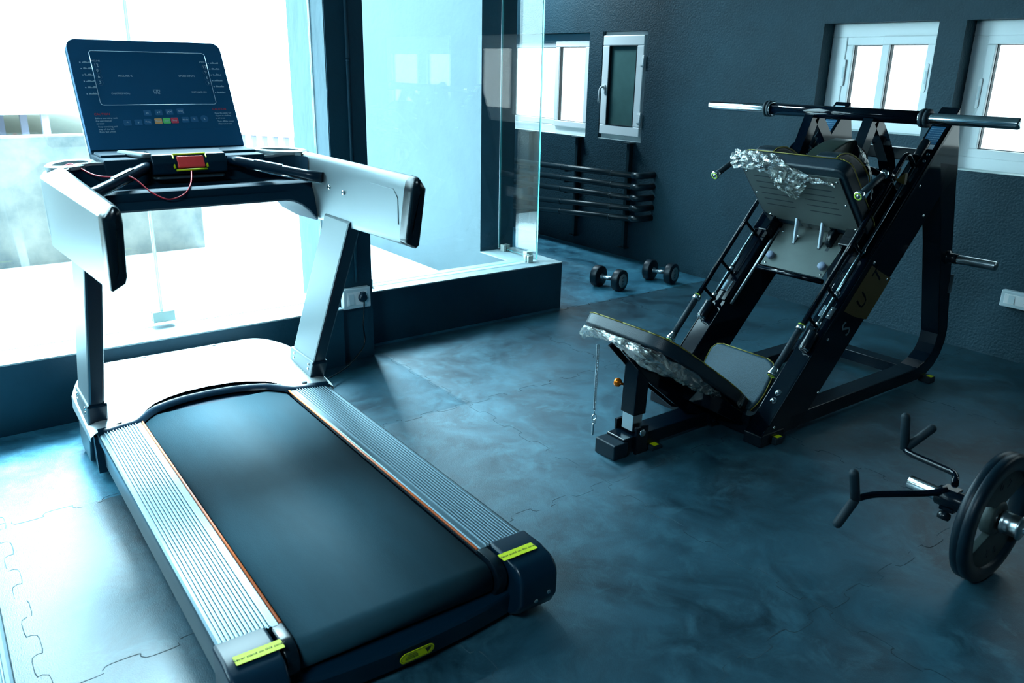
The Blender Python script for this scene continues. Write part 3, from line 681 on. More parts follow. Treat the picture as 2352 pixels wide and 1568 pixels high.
    for v in vs:
        ed = max(0, (abs(v) - 0.455) / 0.05); r = []
        for k in range(15):
            t = k / 14; u = ue(v) + (uf(v) - ue(v)) * t
            w = 0.222 + (u - 1.5) / 0.635 * 0.064 - 0.022 * ed ** 2 - (0.010 if t > 0.96 else 0)
            if k == 0: w -= 0.006
            r.append((u, v, w))
        u2 = uf(v); r.append((u2 + 0.014, v * 0.998, 0.222 + (u2 - 1.5) / 0.635 * 0.064 - 0.035)); r.append((u2 + 0.018, v * 0.995, 0.19))
        rows.append(r)
    m = LM(); m.grid(rows)
    sL = [(p[0], p[1], p[2]) for p in rows[0]]; sR = rows[-1]
    for side in (sL, sR): m.grid([side, [(p[0], p[1] * 1.004, 0.178) for p in side]])
    hd = m.build('motor_hood', M['hood'], R, smooth_ang=50)
    m = LM(); ol = [(ue(0.49) + 0.02, 0.49)] + [(uf(v) + 0.004, v) for v in vs[::-3] if abs(v) < 0.492] + [(ue(0.49) + 0.02, -0.49)]
    m.prism([(p[0], p[1], 0.028) for p in ol], (0, 0, 0.155)); m.build('motor_housing', M['blk_plastic'], R)
    rows = [[(ue(v) + 0.004, v, 0.2225), (ue(v) - 0.006, v, 0.2215), (ue(v) - 0.022, v, 0.213), (ue(v) - 0.030, v, 0.198)] for v in [-0.478 + 0.956 * i / 60 for i in range(61)]]
    m = LM(); m.grid(rows); m.build('hood_lip', M['blk_plastic'], R)
    m = LM()
    for (u, v) in ((1.528, 0.395), (1.545, -0.385)): m.prism([(u + 0.010 * math.cos(a), v + 0.013 * math.sin(a), 0.2262) for a in [math.pi * 2 * i / 14 for i in range(14)]], (0, 0, 0.0006))
    for (u, v) in ((2.105, 0.165), (2.105, -0.155)): m.prism([(u + 0.012 * math.cos(a), v + 0.010 * math.sin(a), 0.2838) for a in [math.pi * 2 * i / 14 for i in range(14)]], (0, 0, 0.0006))
    build_split(m, 'screw_hole', M['gasket'], hd)
    # --- posts and brackets
    for s in (1, -1):
        vi, vo = s * 0.432, s * 0.490; lo_, hi_ = 0.24, 1.02
        def ur(w): return 1.545 - 0.63 * (w - 0.30)
        m = LM(); w_ = 0.238
        m.prism([(ur(0.10), vi, 0.10), (ur(1.02), vi, 1.02), (ur(1.02) + w_, vi, 1.02), (ur(0.10) + w_ + 0.01, vi, 0.10)], (0, vo - vi, 0)); m.bevel(0.009, 2)
        kR = m._slot(M['silver_post']); kB = m._slot(M['blk_plastic'])
        bmesh.ops.recalc_face_normals(m.bm, faces=m.bm.faces)
        for f in m.bm.faces: f.material_index = kB if f.normal.x < -0.35 or f.normal.x > 0.5 else kR
        po = m.build('upright_post', None, R)
        m = LM(); b0, b1 = 0.026, 0.318
        m.prism([(1.685, s * 0.424, 0.012), (ur(0.30) - 0.012, s * 0.424, 0.302), (ur(0.30) - 0.012, s * 0.424, 0.316), (ur(0.30) + w_ + 0.014, s * 0.424, 0.316), (ur(0.30) + w_ + 0.10, s * 0.424, 0.06), (1.84, s * 0.424, 0.012)], (0, s * 0.074, 0)); m.bevel(0.008, 2)
        kR = m._slot(M['silver_post']); kB = m._slot(M['blk_plastic'])
        bmesh.ops.recalc_face_normals(m.bm, faces=m.bm.faces)
        for f in m.bm.faces: f.material_index = kB if f.normal.x < -0.35 else kR
        br = m.build('post_bracket', None, R)
        q = LM()
        for (u, w) in ((ur(0.30) + 0.035, 0.292), (ur(0.30) + 0.045, 0.268), (ur(0.30) + 0.205, 0.296), (ur(0.30) + 0.215, 0.270)):
            q.lathe((u, s * 0.4235 if s < 0 else 0.4985, w), (0, 1, 0), [(0, 0.007), (0.003, 0.006), (0.0015, 0.0)], 12)
        build_split(q, 'bolt', M['chrome'], br)
    # --- handrail arms
    for s in (1, -1):
        dz = 0.010 if s < 0 else -0.010; rows = []
        N = 16
        path = [(0.665 + (1.58 - 0.665) * i / N, 0) for i in range(N + 1)]
        for i in range(N + 1):
            u = 0.665 + (1.56 - 0.665) * i / N; t = i / N
            vi = 0.445 - 0.010 * t; vo = 0.500 + 0.026 * t
            zt, zb = 1.232 + dz, 0.996 + dz - 0.03 * t
            sh = 0.055 * (1 - t)          # rear end leans forward at its lower edge
            f = lambda w: u + sh * (zt - w) / 0.23
            rows.append([(f(zb + 0.006), s * (vi + 0.006), zb), (f(zb + 0.02), s * vi, zb + 0.02), (f(zt - 0.05), s * vi, zt - 0.05), (f(zt - 0.02), s * (vi + 0.003), zt - 0.02), (f(zt), s * (vi + 0.014), zt - 0.004), (f(zt), s * (vi + 0.026), zt),
                         (f(zt - 0.008), s * (vo - 0.012), zt - 0.022), (f(zt - 0.03), s * vo, zt - 0.036), (f(zb + 0.02), s * (vo - 0.004), zb - 0.012), (f(zb), s * (vo - 0.012), zb - 0.02)])
        m = LM(); m.grid(rows, closed_u=True); m.bm.faces.new([m.bm.verts[i] for i in range(0)]) if False else None
        arm = m.build('handrail_arm', M['silver'], R, smooth_ang=38)
        r0 = rows[0]; c = V((0, 0, 0))
        for p in r0: c += V(p)
        c /= len(r0); rings = []
        for (d, k_) in ((0.004, 1.0), (-0.020, 1.0), (-0.042, 0.97), (-0.054, 0.86), (-0.058, 0.5), (-0.058, 0.01)):
            rings.append([V((p[0] + d, c.y + (p[1] - c.y) * k_, c.z + (p[2] - c.z) * (1 - (1 - k_) * 0.45))) for p in r0])
        m = LM(); m.grid(rings, closed_u=True); m.build('arm_end_cap', M['blk_gloss'], R, smooth_ang=60)
        if s < 0:
            q = LM()
            for (u, w) in ((1.275, 1.13), (1.145, 1.125)): q.lathe((u, -0.4365, w), (0, 1, 0), [(-0.004, 0.010), (0.002, 0.010), (0.005, 0.007), (0.004, 0)], 14)
            build_split(q, 'bolt', M['chrome'], arm)
        # pressed outline on the inner panel
        q = LM(); uu = [(0.72, 1.06), (0.72, 1.15), (0.75, 1.178), (1.45, 1.178)]
        q.tube([(u, s * 0.4435, w + dz) for u, w in uu], 0.0016, 6); q.build('panel_seam', M['silver_post'], arm)
    # --- front frame: silver rim that sweeps round the corners
    OUT, INN = [], []
    for s in (1, -1):
        dz = 0.010 if s < 0 else -0.010
        o_, i_ = [], []
        for i in range(13):
            a = math.radians(90 * i / 12)
            o_.append((1.56 + 0.30 * math.sin(a) ** 1.0, s * (0.335 + 0.191 * math.cos(a)), 1.205 + dz * math.cos(a)))
            i_.append((1.545 + 0.085 * math.sin(a), s * (0.345 + 0.090 * math.cos(a)), 1.226 + dz * math.cos(a)))
        OUT.append(o_); INN.append(i_)
    oall = OUT[0] + OUT[1][::-1]; iall = INN[0] + INN[1][::-1]
    rows = [[(p[0], p[1], p[2] - 0.022) for p in iall], iall, [tuple((V(a) * 0.8 + V(b_) * 0.2)) for a, b_ in zip(iall, oall)], [tuple((V(a) * 0.12 + V(b_) * 0.88)) for a, b_ in zip(iall, oall)], [(p[0], p[1], p[2] - 0.012) for p in oall],
            [(p[0] - 0.006, p[1] * 0.995, p[2] - 0.10 - 0.11 * min(1, max(0, (abs(p[1]) - 0.36) / 0.15))) for p in oall], [(p[0] - 0.02, p[1] * 0.96, p[2] - 0.115 - 0.13 * min(1, max(0, (abs(p[1]) - 0.36) / 0.15))) for p in oall]]
    m = LM(); m.grid(rows); ff = m.build('front_rim', M['silver'], R, smooth_ang=50)
    # inner dark corner walls and cross panel
    rows = []
    for i in range(25):
        t = i / 24
    wall = []
    for s, II in ((1, INN[0]), (-1, INN[1])):
        dz = 0.010 if s < 0 else -0.010
        wall.append([(1.47, s * 0.4335, 1.218 + dz)] + [(p[0] - 0.001, p[1] * 0.999, p[2] - 0.010) for p in II])
    top = wall[0] + wall[1][::-1]
    m = LM(); m.grid([top, [(p[0], p[1] * 0.995, 1.135) for p in top]], smooth=True)
    m.grid([[(p[0], p[1] * 0.995, 1.136) for p in top], [(min(p[0], 1.50), p[1] * 0.97, 1.128) for p in top]])
    m.build('tray', M['matte'], R)
    rows = []
    for i in range(31):
        v = 0.432 - 0.864 * i / 30; e = max(0, (abs(v) - 0.31) / 0.122)
        lo_ = 1.064 - 0.085 * e ** 2.2; 
        rows.append([(1.52, v, 1.132), (1.452, v, 1.140), (1.436, v, 1.130), (1.438, v, 1.108), (1.446 - 0.02 * e, v, 1.098), (1.424 - 0.03 * e, v, lo_ + 0.008), (1.432 - 0.03 * e, v, lo_), (1.62, v, lo_ - 0.01), (1.80, v, lo_)])
    m = LM(); m.grid(rows); m.build('cross_panel', M['matte'], R, smooth_ang=40)
    # cup holders
    for s in (1, -1):
        dz = 0.012 if s < 0 else -0.008
        c = V((1.700, s * 0.405, 1.222 + dz)); ring_ = []
        N = 36
        def ell(a, b_, z): return [(c.x + 0.115 * a * math.cos(t) * 1.0 - 0.045 * s * b_ * math.sin(t) * s * 0 - 0.55 * s * 0.085 * 0 * math.sin(t), c.y + 0.075 * b_ * math.sin(t) - s * 0.045 * a * math.cos(t), c.z + z) for t in [2 * math.pi * i / N for i in range(N)]]
        m = LM(); m.grid([ell(1.05, 1.1, -0.008), ell(1.05, 1.1, 0.004), ell(0.95, 0.98, 0.010), ell(0.80, 0.78, 0.006), ell(0.78, 0.75, -0.05)], closed_u=True)
        cu = m.build('cup_holder', M['silver'], R, smooth_ang=50)
        m = LM(); m.prism(ell(0.79, 0.76, -0.018), (0, 0, 0.002)); m.build('cup_well', M['blk_gloss'], cu)
    # --- console
    P0, P1 = V((1.863, 0, 1.248)), V((2.101, 0, 1.668)); d = (P1 - P0).normalized(); Lc = (P1 - P0).length; nb = V((d.z, 0, -d.x))   # nb: away from the user
    def sc(v, h, off=0.0): return P0 + d * h + V((0, v, 0)) - nb * off
    ol = rrect(-0.306, 0.306, 0.0, Lc, (0.004, 0.004, 0.038, 0.038), 6)
    m = LM(); m.prism([sc(-p[0], p[1]) for p in ol], nb * 0.034); m.bevel(0.007, 2, 50)
    cs = m.build('console', M['screen'], R, smooth_ang=40)
    m = LM(); m.prism([sc(-p[0], p[1], -0.034) for p in rrect(-0.309, 0.309, -0.02, Lc + 0.002, (0.004, 0.004, 0.04, 0.04), 6)], nb * 0.022); m.bevel(0.006, 2, 50); m.build('console_back', M['silver'], cs)
    m = LM(); m.prism([sc(v, h, 0.0) for v, h in ((0.306, 0.0), (-0.306, 0.0), (-0.300, -0.045), (0.300, -0.045))], nb * 0.085); m.bevel(0.006, 2); m.build('console_base', M['matte'], cs)
    m = LM(); m.box(1.615, 1.90, -0.305, 0.305, 1.175, 1.234); m.box(1.70, 1.84, -0.30, 0.30, 1.230, 1.245); m.bevel(0.006, 2); m.build('console_neck', M['matte'], R)
    m = LM()
    m.prism([(p[0], p[1], 1.2350) for p in ((1.60, 0.172), (1.77, 0.232), (1.77, 0.205), (1.60, 0.135))], (0, 0, 0.02)); m.bevel(0.008, 2); m.build('neck_strut', M['silver_post'], R)
    # display outline
    def line_loop(pts, r): 
        q = LM(); 
        for i in range(len(pts)):
            a, b_ = pts[i], pts[(i + 1) % len(pts)]
            if (V(b_) - V(a)).length > 1e-5: q.tube([a, b_], r, 5)
        return q
    dis = [(-p[0], p[1]) for p in rrect(-0.229, 0.230, 0.192, 0.430, 0.012, 4)]
    line_loop([sc(p[0], p[1], 0.0006) for p in dis], 0.0014).build('display_outline', M['white_ink'], cs)
    q = LM(); q.prism([sc(-p[0], p[1], 0.0) for p in rrect(-0.285, 0.275, 0.082, 0.182, 0.01)], -nb * 0.0004); q.build('key_panel', M['screen'], cs)
    X = (0, -1, 0); Y = d; it = []
    def T(s_, size, v, h, al='CENTER'): it.append((s_, size * 1.15, sc(v, h, 0.0016), X, Y, al))
    for k, h in (('12', 0.366), ('9', 0.341), ('6', 0.315), ('3', 0.290)):
        T(k, 0.016, 0.212, h); T(k, 0.016, -0.218, h)
    T('INCLINE %', 0.0105, 0.112, 0.320); T('SPEED KM/H', 0.0105, -0.133, 0.322); T('CALORIES KCAL', 0.0085, 0.145, 0.242); T('STEPS', 0.010, 0.004, 0.255); T('TIME', 0.010, 0.004, 0.243); T('DISTANCE KM', 0.0085, -0.169, 0.248)
    T('INCLINE', 0.008, 0.212, 0.385); T('SPEED', 0.008, -0.212, 0.388)
    for i, s_ in enumerate(('Before exercising read', 'the user manual', 'carefully')): T(s_, 0.0078, 0.262, 0.135 - i * 0.0115, 'LEFT')
    for i, s_ in enumerate(('Stop exercising and', 'step off the belt', 'if you feel unwell')): T(s_, 0.0078, 0.258, 0.098 - i * 0.011, 'LEFT')
    for i, s_ in enumerate(('Keep the safety key', 'clipped to clothing', 'at all times')): T(s_, 0.0078, -0.212, 0.150 - i * 0.0115, 'LEFT')
    for i, s_ in enumerate(('Turn off the power', 'when not in use')): T(s_, 0.0078, -0.216, 0.112 - i * 0.011, 'LEFT')
    for one in it: text_obj([one], 'console_lettering', M['white_ink'], cs, IDN)
    text_obj([('CAUTION', 0.013, sc(0.233, 0.152, 0.0016), X, Y, 'CENTER'), ('CAUTION', 0.013, sc(-0.236, 0.168, 0.0016), X, Y, 'CENTER')], 'caution_lettering', M['red_ink'], cs, IDN)
    random.seed(3)
    for s, v0, h0 in ((1, 0.262, 0.376), (-1, -0.246, 0.382)):      # programme profile bars
        for i in range(6):
            h = h0 - i * 0.0275; q = LM()
            for b_ in range(11):
                hh = 0.002 + 0.007 * abs(math.sin(b_ * 0.5 + i)) * random.uniform(0.5, 1)
                v = v0 - b_ * 0.0032
                q.prism([sc(v, h, 0.0008), sc(v - 0.0022, h, 0.0008), sc(v - 0.0022, h + hh, 0.0008), sc(v, h + hh, 0.0008)], -nb * 0.0006)
            q.prism([sc(v0 + 0.010, h, 0.0008), sc(v0 + 0.005, h, 0.0008), sc(v0 + 0.005, h + 0.004, 0.0008), sc(v0 + 0.010, h + 0.004, 0.0008)], -nb * 0.0006)
            q.build('profile_bars', M['white_ink'], cs)
    q = LM()
    for v in (0.212, -0.218):
        for h in (0.366, 0.341, 0.315, 0.290):
            pts = [sc(v + 0.0115 * math.cos(t), h + 0.0115 * math.sin(t), 0.0008) for t in [2 * math.pi * i / 20 for i in range(20)]]
            for i in range(20): q.tube([pts[i], pts[(i + 1) % 20]], 0.0006, 4)
    q.build('number_ring', M['btn_blue'], cs)
    keys = [(0.061, 0.155, 'btn_blue', 'v-'), (0.016, 0.157, 'btn_blue', 'v+'), (-0.027, 0.158, 'btn_blue', '|<<'), (-0.072, 0.160, 'btn_blue', '>>|'), (0.146, 0.113, 'btn_blue', '^'), (0.104, 0.114, 'btn_blue', 'v'), (0.067, 0.116, 'btn_blue', 'Prog'),
            (0.025, 0.118, 'btn_orange', 'Pause'), (-0.008, 0.119, 'btn_green', 'Start'), (-0.040, 0.120, 'btn_red', 'Stop'), (-0.084, 0.122, 'btn_blue', 'Mode'), (-0.121, 0.123, 'btn_blue', '>'), (-0.163, 0.125, 'btn_blue', 'x')]
    for v, h, mt_, s_ in keys:
        q = LM(); hw = 0.0145
        if s_ == 'x': q.prism([sc(v + 0.016 * math.cos(t), h + 0.016 * math.sin(t), 0.0008) for t in [2 * math.pi * i / 20 for i in range(20)]], -nb * 0.0012)
        else: q.prism([sc(v - p[0], h + p[1], 0.0008) for p in rrect(-hw, hw, -0.0125, 0.0125, 0.003, 3)], -nb * 0.0012)
        k = q.build('key', M[mt_], cs)
        text_obj([(s_, 0.0100 if len(s_) > 3 else 0.015, sc(v, h, 0.0026), X, Y, 'CENTER')], 'key_lettering', M['label_white'], k, IDN)
    # --- safety key housing
    m = LM(); prof = [(1.60, 1.168), (1.575, 1.175), (1.568, 1.215), (1.590, 1.248), (1.66, 1.258), (1.70, 1.255), (1.70, 1.168)]
    m.prism([(p[0], -0.137, p[1]) for p in prof], (0, 0.282, 0)); m.bevel(0.006, 2); hs = m.build('safety_key_housing', M['blk_plastic'], R, smooth_ang=40)
    m = LM(); m.prism([(p[0], p[1], 1.158) for p in rrect(1.560, 1.68, -0.128, 0.145, 0.025)], (0, 0, 0.009)); m.bevel(0.003, 2); m.build('mounting_plate', M['alu'], R)
    q = LM(); q.obox((1.577, 0.003, 1.2185), (0, 1, 0), (0.55, 0, 1), (-1, 0, 0.55), 0.052, 0.024, 0.008); q.bevel(0.006, 3); q.build('safety_key', M['red'], hs, smooth_ang=40)
    q = LM()
    e1, e2, e3 = V((0, 1, 0)), V((0.55, 0, 1)).normalized(), V((-1, 0, 0.55)).normalized(); cc = V((1.580, 0.004, 1.2185))
    for (a, b_) in (((-0.062, -0.026), (-0.062, 0.031)), ((-0.062, 0.031), (0.062, 0.031)), ((0.062, 0.031), (0.062, -0.026))): q.tube([cc + e1 * a[0] + e2 * a[1] + e3 * 0.003, cc + e1 * b_[0] + e2 * b_[1] + e3 * 0.003], 0.0045, 6)
    q.tube([cc + e1 * -0.058 + e2 * -0.033 + e3 * 0.003, cc + e1 * 0.058 + e2 * -0.033 + e3 * 0.003], 0.0045, 6)
    q.build('key_outline', M['yellow'], hs)
    q = LM(); q.tube(smooth_path([(1.70, 0.435, 1.208), (1.66, 0.41, 1.222), (1.62, 0.391, 1.212), (1.55, 0.355, 1.191), (1.5, 0.314, 1.187), (1.48, 0.26, 1.190), (1.46, 0.229, 1.173), (1.428, 0.193, 1.133), (1.42, 0.138, 1.104), (1.425, 0.079, 1.118), (1.46, 0.042, 1.150), (1.545, 0.012, 1.188)], 7), 0.0026, 8)
    q.build('safety_cord', M['redcord'], R)
    # --- hand grips
    for s in (1, -1):
        dz = 0.010 if s < 0 else -0.010
        a, b_ = V((1.600, s * 0.150, 1.215 + dz * .4)), V((1.325, s * 0.432, 1.152 + dz)); t = (b_ - a).normalized(); sd = V((0, 0, 1)).cross(t).normalized(); up_ = t.cross(sd)
        m = LM(); m.tube([a, a + t * 0.05, a + t * 0.33, b_], [0.016, 0.019, 0.019, 0.021], 14); g = m.build('hand_grip', M['blk_plastic'], R)
        q = LM(); q.obox(a + t * 0.17 + up_ * 0.0165, t, sd, up_, 0.060, 0.010, 0.004); q.bevel(0.002, 2); q.build('pulse_sensor', M['alu'], g)
        q = LM(); q.tube([a - up_ * 0.021 + t * 0.01, b_ - up_ * 0.023], 0.0045, 8); q.build('trim_rod', M['chrome'], g)
    return R
tread = make_treadmill()
t2 = copy_tree(tread)
t2['label'] = 'second black treadmill, only the dark edge of its rail showing at the lower left corner'
t2.location = V((1.77, -0.917, 0)) + V((-math.sin(math.radians(-1.0)), math.cos(math.radians(-1.0)), 0)) * 1.375

# ================================================================ LEG PRESS / HACK SQUAT MACHINE
CX = 2.31; CA, SA = math.cos(math.radians(47.3)), math.sin(math.radians(47.3))
def Rl(t, n, X): return V((CX + X, -2.9 - t * CA + n * SA, t * SA + n * CA))
ET = V((0, -CA, SA)); EN = V((0, SA, CA)); EX = V((1, 0, 0))
lp = empty('leg_press', (CX, -3.4, 0), 0, 'tall black inclined leg press and hack squat machine with a steel footplate', 'leg press machine')
FB = M['frame_black']
for s in (1, -1):
    xi, xo = s * 0.242, s * 0.334
    # inclined rail beam
    P = [(-2.925, 0.055), (Rl(0.03, 0.036, 0).y, Rl(0.03, 0.036, 0).z), (Rl(1.915, 0.05, 0).y, 1.452), (-4.262, 1.13), (Rl(1.60, -0.2, 0).y, Rl(1.60, -0.2, 0).z), (-3.17, 0.030), (-2.925, 0.030)]
    m = MB(); m.prism([(CX + xi, a, b) for a, b in P], (xo - xi, 0, 0)); m.bevel(0.004, 2)
    rl = m.build('rail_beam', FB, lp)
    # edge bead along the outer side face
    m = MB(); m.prism([Rl(0.10, 0.040, xo + s * 0.001), Rl(1.86, 0.046, xo + s * 0.001), Rl(1.86, 0.030, xo + s * 0.001), Rl(0.10, 0.024, xo + s * 0.001)], (s * 0.004, 0, 0)); m.build('side_trim', M['frame_base'], rl)
    # top cap
    m = MB(); m.prism([Rl(1.62, 0.048, s * 0.246), Rl(1.62, 0.048, s * 0.330), Rl(1.905, 0.052, s * 0.330), Rl(1.905, 0.052, s * 0.246)], EN * 0.004); m.bevel(0.0015, 1); m.build('rail_top_plate', M['frame_base'], rl)
    # instruction labels on the top faces
    t0, t1 = (1.665, 1.80)
    m = MB(); m.prism([Rl(t0 + 0.028, 0.0565, s * 0.255), Rl(t0 + 0.028, 0.0565, s * 0.322), Rl(t1, 0.0575, s * 0.322), Rl(t1, 0.0575, s * 0.255)], EN * 0.001); lb = m.build('instruction_label', M['label_blue'], rl)
    m = MB(); m.prism([Rl(t0, 0.0565, s * 0.255), Rl(t0, 0.0565, s * 0.322), Rl(t0 + 0.026, 0.0565, s * 0.322), Rl(t0 + 0.026, 0.0565, s * 0.255)], EN * 0.001); m.build('label_strip', M['label_white'], rl)
    xa = max(s * 0.322, s * 0.255); it = []
    for i in range(7): it.append(('Adjust the seat and stop', 0.0065, Rl(t1 - 0.014 - i * 0.013, 0.0590, xa - 0.004), (-1, 0, 0), ET, 'LEFT'))
    text_obj(it, 'label_lettering', M['white_ink'], lb)
    if s > 0:
        m = MB(); m.prism([Rl(1.835, 0.0575, 0.262), Rl(1.835, 0.0575, 0.318), Rl(1.895, 0.058, 0.318), Rl(1.895, 0.058, 0.262)], EN * 0.001); em = m.build('emblem_label', M['label_white'], rl)
        m = MB(); m.lathe(Rl(1.872, 0.0595, 0.290), EN, [(0, 0.009), (0.001, 0.009), (0.001, 0)], 16); m.build('emblem', M['red'], em)
        m = MB(); m.prism([Rl(1.848, 0.0595, 0.270), Rl(1.848, 0.0595, 0.310), Rl(1.853, 0.0595, 0.310), Rl(1.853, 0.0595, 0.270)], EN * 0.001); m.build('emblem_text', M['red_ink'], em)
    # foot block, base tube, rear bend, upright
    m = MB(); m.box(CX + min(xi, xo) - (0.006 if s < 0 else 0.0), CX + max(xi, xo) + (0.006 if s > 0 else 0), -3.06, -2.893, 0.0, 0.056); m.bevel(0.005, 2); m.build('front_foot', M['frame_base'], lp)
    inner = [(-3.10, 0.104), (-4.14, 0.104)] + arc((-4.14, 0.29), 0.186, -90, -165, 7, lambda a, b: (a, b))[:0] + [(-4.22, 0.110), (-4.29, 0.130), (-4.345, 0.165), (-4.375, 0.210), (-4.385, 0.27), (-4.225, 0.78), (-4.06, 1.20)]
    outer = [(-4.24, 1.18), (-4.352, 0.77), (-4.480, 0.29), (-4.478, 0.21), (-4.450, 0.145), (-4.40, 0.090), (-4.33, 0.052), (-4.24, 0.036), (-3.10, 0.036)]
    m = MB(); pts = inner + outer
    m.prism([(CX + s * 0.236, a, b) for a, b in pts], (s * 0.098, 0, 0)); m.bevel(0.004, 2, 30)
    bt = m.build('side_frame', M['frame_base'], lp)
    for yy in (-3.0, -4.36):
        m = MB(); m.box(CX + s * 0.30 - 0.035 + s * 0.028, CX + s * 0.30 + 0.035 + s * 0.028, yy - 0.028, yy + 0.028, 0.0, 0.036); m.bevel(0.006, 2); rf = m.build('rubber_foot', M['rub_grip'], lp)
        m = MB(); m.box(CX + s * 0.346 - 0.014, CX + s * 0.346 + 0.014, yy - 0.017, yy + 0.017, 0.0363, 0.0372); m.build('foot_sticker', M['yellow'], rf)
    # bolts
    m = MB()
    for t, n in ((0.262, 0.037), (0.218, 0.037)): m.lathe(Rl(t, n, s * 0.29), EN, [(0, 0.016), (0.004, 0.0155), (0.004, 0.010), (0.013, 0.009), (0.013, 0)], 12)
    build_split(m, 'bolt', M['chrome'], rl)
    m = MB()
    for t, n in ((1.039, -0.006), (1.06, -0.172), (1.487, 0.004), (1.435, -0.158), (0.115, -0.01), (0.40, -0.172), (0.60, -0.01)): m.lathe(Rl(t, n, xo), (s, 0, 0), [(0, 0.007), (0.003, 0.006), (0.0045, 0.0)], 10)
    build_split(m, 'rivet', M['chrome'], rl)
    # yellow field and letters on the outer side faces
    m = MB(); m.prism([Rl(0.755, 0.0, xo + s * 0.0008), Rl(1.02, 0.0, xo + s * 0.0008), Rl(1.050, -0.10, xo + s * 0.0008), Rl(1.085, -0.199, xo + s * 0.0008), Rl(0.840, -0.199, xo + s * 0.0008), Rl(0.79, -0.10, xo + s * 0.0008)], (s * 0.0008, 0, 0)); m.build('yellow_field', M['yellow_dim'], rl)
    if s < 0:
        text_obj([('S', 0.115, Rl(0.715, -0.095, xo - 0.002), ET, EN, 'CENTER')], 'letter', M['alu_groove'], rl)
        text_obj([('U', 0.105, Rl(0.872, -0.085, xo - 0.002), ET, EN, 'CENTER')], 'letter', M['frame_base'], rl)
        text_obj([('T', 0.115, Rl(1.022, -0.085, xo - 0.002), ET, EN, 'CENTER')], 'letter', M['frame_base'], rl)
    # guide rod and bumper
    m = MB(); m.tube([Rl(0.50, 0.070, s * 0.302), Rl(1.60, 0.085, s * 0.302)], 0.0105, 14); gr = m.build('guide_rod', M['dark_chrome'], lp)
    m = MB(); m.tube([Rl(0.488, 0.066, s * 0.302), Rl(0.580, 0.070, s * 0.302)], 0.026, 20); m.bevel(0.003, 2, 60); bp_ = m.build('bumper', M['blk_gloss'], lp)
    m = MB(); m.lathe(Rl(0.489, 0.066, s * 0.302), -ET, [(0, 0.025), (0.006, 0.023), (0.008, 0.012), (0.006, 0.010), (0.006, 0.0)], 20); m.build('end_plug', M['chrome'], bp_)
    # inner linear rail
    m = MB(); m.tube([Rl(0.62, 0.030, s * 0.215), Rl(1.55, 0.035, s * 0.215)], 0.008, 12); m.build('inner_rod', M['chrome_dull'], lp)
    m = MB(); m.prism([Rl(0.62, 0.035, s * 0.246), Rl(0.62, 0.035, s * 0.280), Rl(1.60, 0.04, s * 0.280), Rl(1.60, 0.04, s * 0.246)], EN * 0.014); m.bevel(0.003, 1); m.build('slide_track', FB, lp)
    # handrail tube with grip
    m = MB(); a0 = Rl(0.540, 0.177, s * 0.302); a1 = Rl(1.50, 0.190, s * 0.302)
    m.tube([a0, a1] + [Rl(1.50 + 0.035 * math.sin(q), 0.190 - 0.035 + 0.035 * math.cos(q), s * 0.302) for q in [math.radians(15 * i) for i in range(1, 7)]] + [Rl(1.537, 0.075, s * 0.302)], 0.0115, 14)
    hr = m.build('handrail', FB, lp)
    m = MB(); m.tube([Rl(0.300, 0.174, s * 0.302), Rl(0.540, 0.177, s * 0.302)], 0.0155, 16); m.build('rail_grip', M['rub_grip'], hr)
    m = MB(); m.lathe(Rl(0.548, 0.177, s * 0.302), -ET, [(0, 0.012), (0.001, 0.020), (0.022, 0.021), (0.024, 0.016)], 22); m.lathe(Rl(0.318, 0.174, s * 0.302), -ET, [(0, 0.0155), (0.006, 0.017), (0.030, 0.024), (0.038, 0.023), (0.041, 0.017), (0.041, 0.0)], 22); build_split(m, 'grip_collar', M['chrome'], hr)
    m = MB(); m.lathe(Rl(0.551, 0.177, s * 0.302), -ET, [(0, 0.0125), (0.0, 0.0195), (0.002, 0.0195), (0.002, 0.0125)], 22); m.lathe(Rl(0.2765, 0.174, s * 0.302), -ET, [(0, 0.017), (0.0015, 0.0165), (0.0015, 0.012), (0, 0.012)], 22); build_split(m, 'lime_ring', M['lime'], hr)
    for t in (0.606, 0.775, 1.022):
        m = MB(); m.tube([Rl(t - 0.004, 0.175, s * 0.302), Rl(t + 0.004, 0.052, s * 0.302)], 0.0085, 10); st_ = m.build('rail_stub', FB, hr)
        m = MB(); m.tube([Rl(t + 0.006, 0.072, s * 0.302), Rl(t + 0.03, 0.0725, s * 0.302)], 0.013, 12); m.build('stub_clamp', M['chrome'], st_)
    # top slide block with rollers
    m = MB(); m.tube([Rl(1.585, 0.088, s * 0.292), Rl(1.685, 0.090, s * 0.292)], 0.022, 16); m.bevel(0.006, 2, 60); m.build('top_stop', M['blk_gloss'], lp)
    m = MB()
    for t in (1.585, 1.625): m.lathe(Rl(t, 0.066, s * 0.318), (s, 0, 0), [(0, 0.009), (0.010, 0.008), (0.012, 0.0)], 14)
    build_split(m, 'bolt', M['dark_chrome'], lp)
    # latch plate
    m = MB(); m.prism([Rl(0.675, 0.044, s * 0.262), Rl(0.675, 0.044, s * 0.325), Rl(0.738, 0.044, s * 0.325), Rl(0.738, 0.044, s * 0.262)], EN * 0.008); m.bevel(0.003, 2); lt = m.build('latch_plate', M['alu'], rl)
    m = MB()
    for t, x in ((0.690, 0.312), (0.722, 0.312)): m.lathe(Rl(t, 0.052, s * x), EN, [(0, 0.006), (0.003, 0.005), (0.003, 0)], 10)
    build_split(m, 'bolt', M['chrome'], lt)
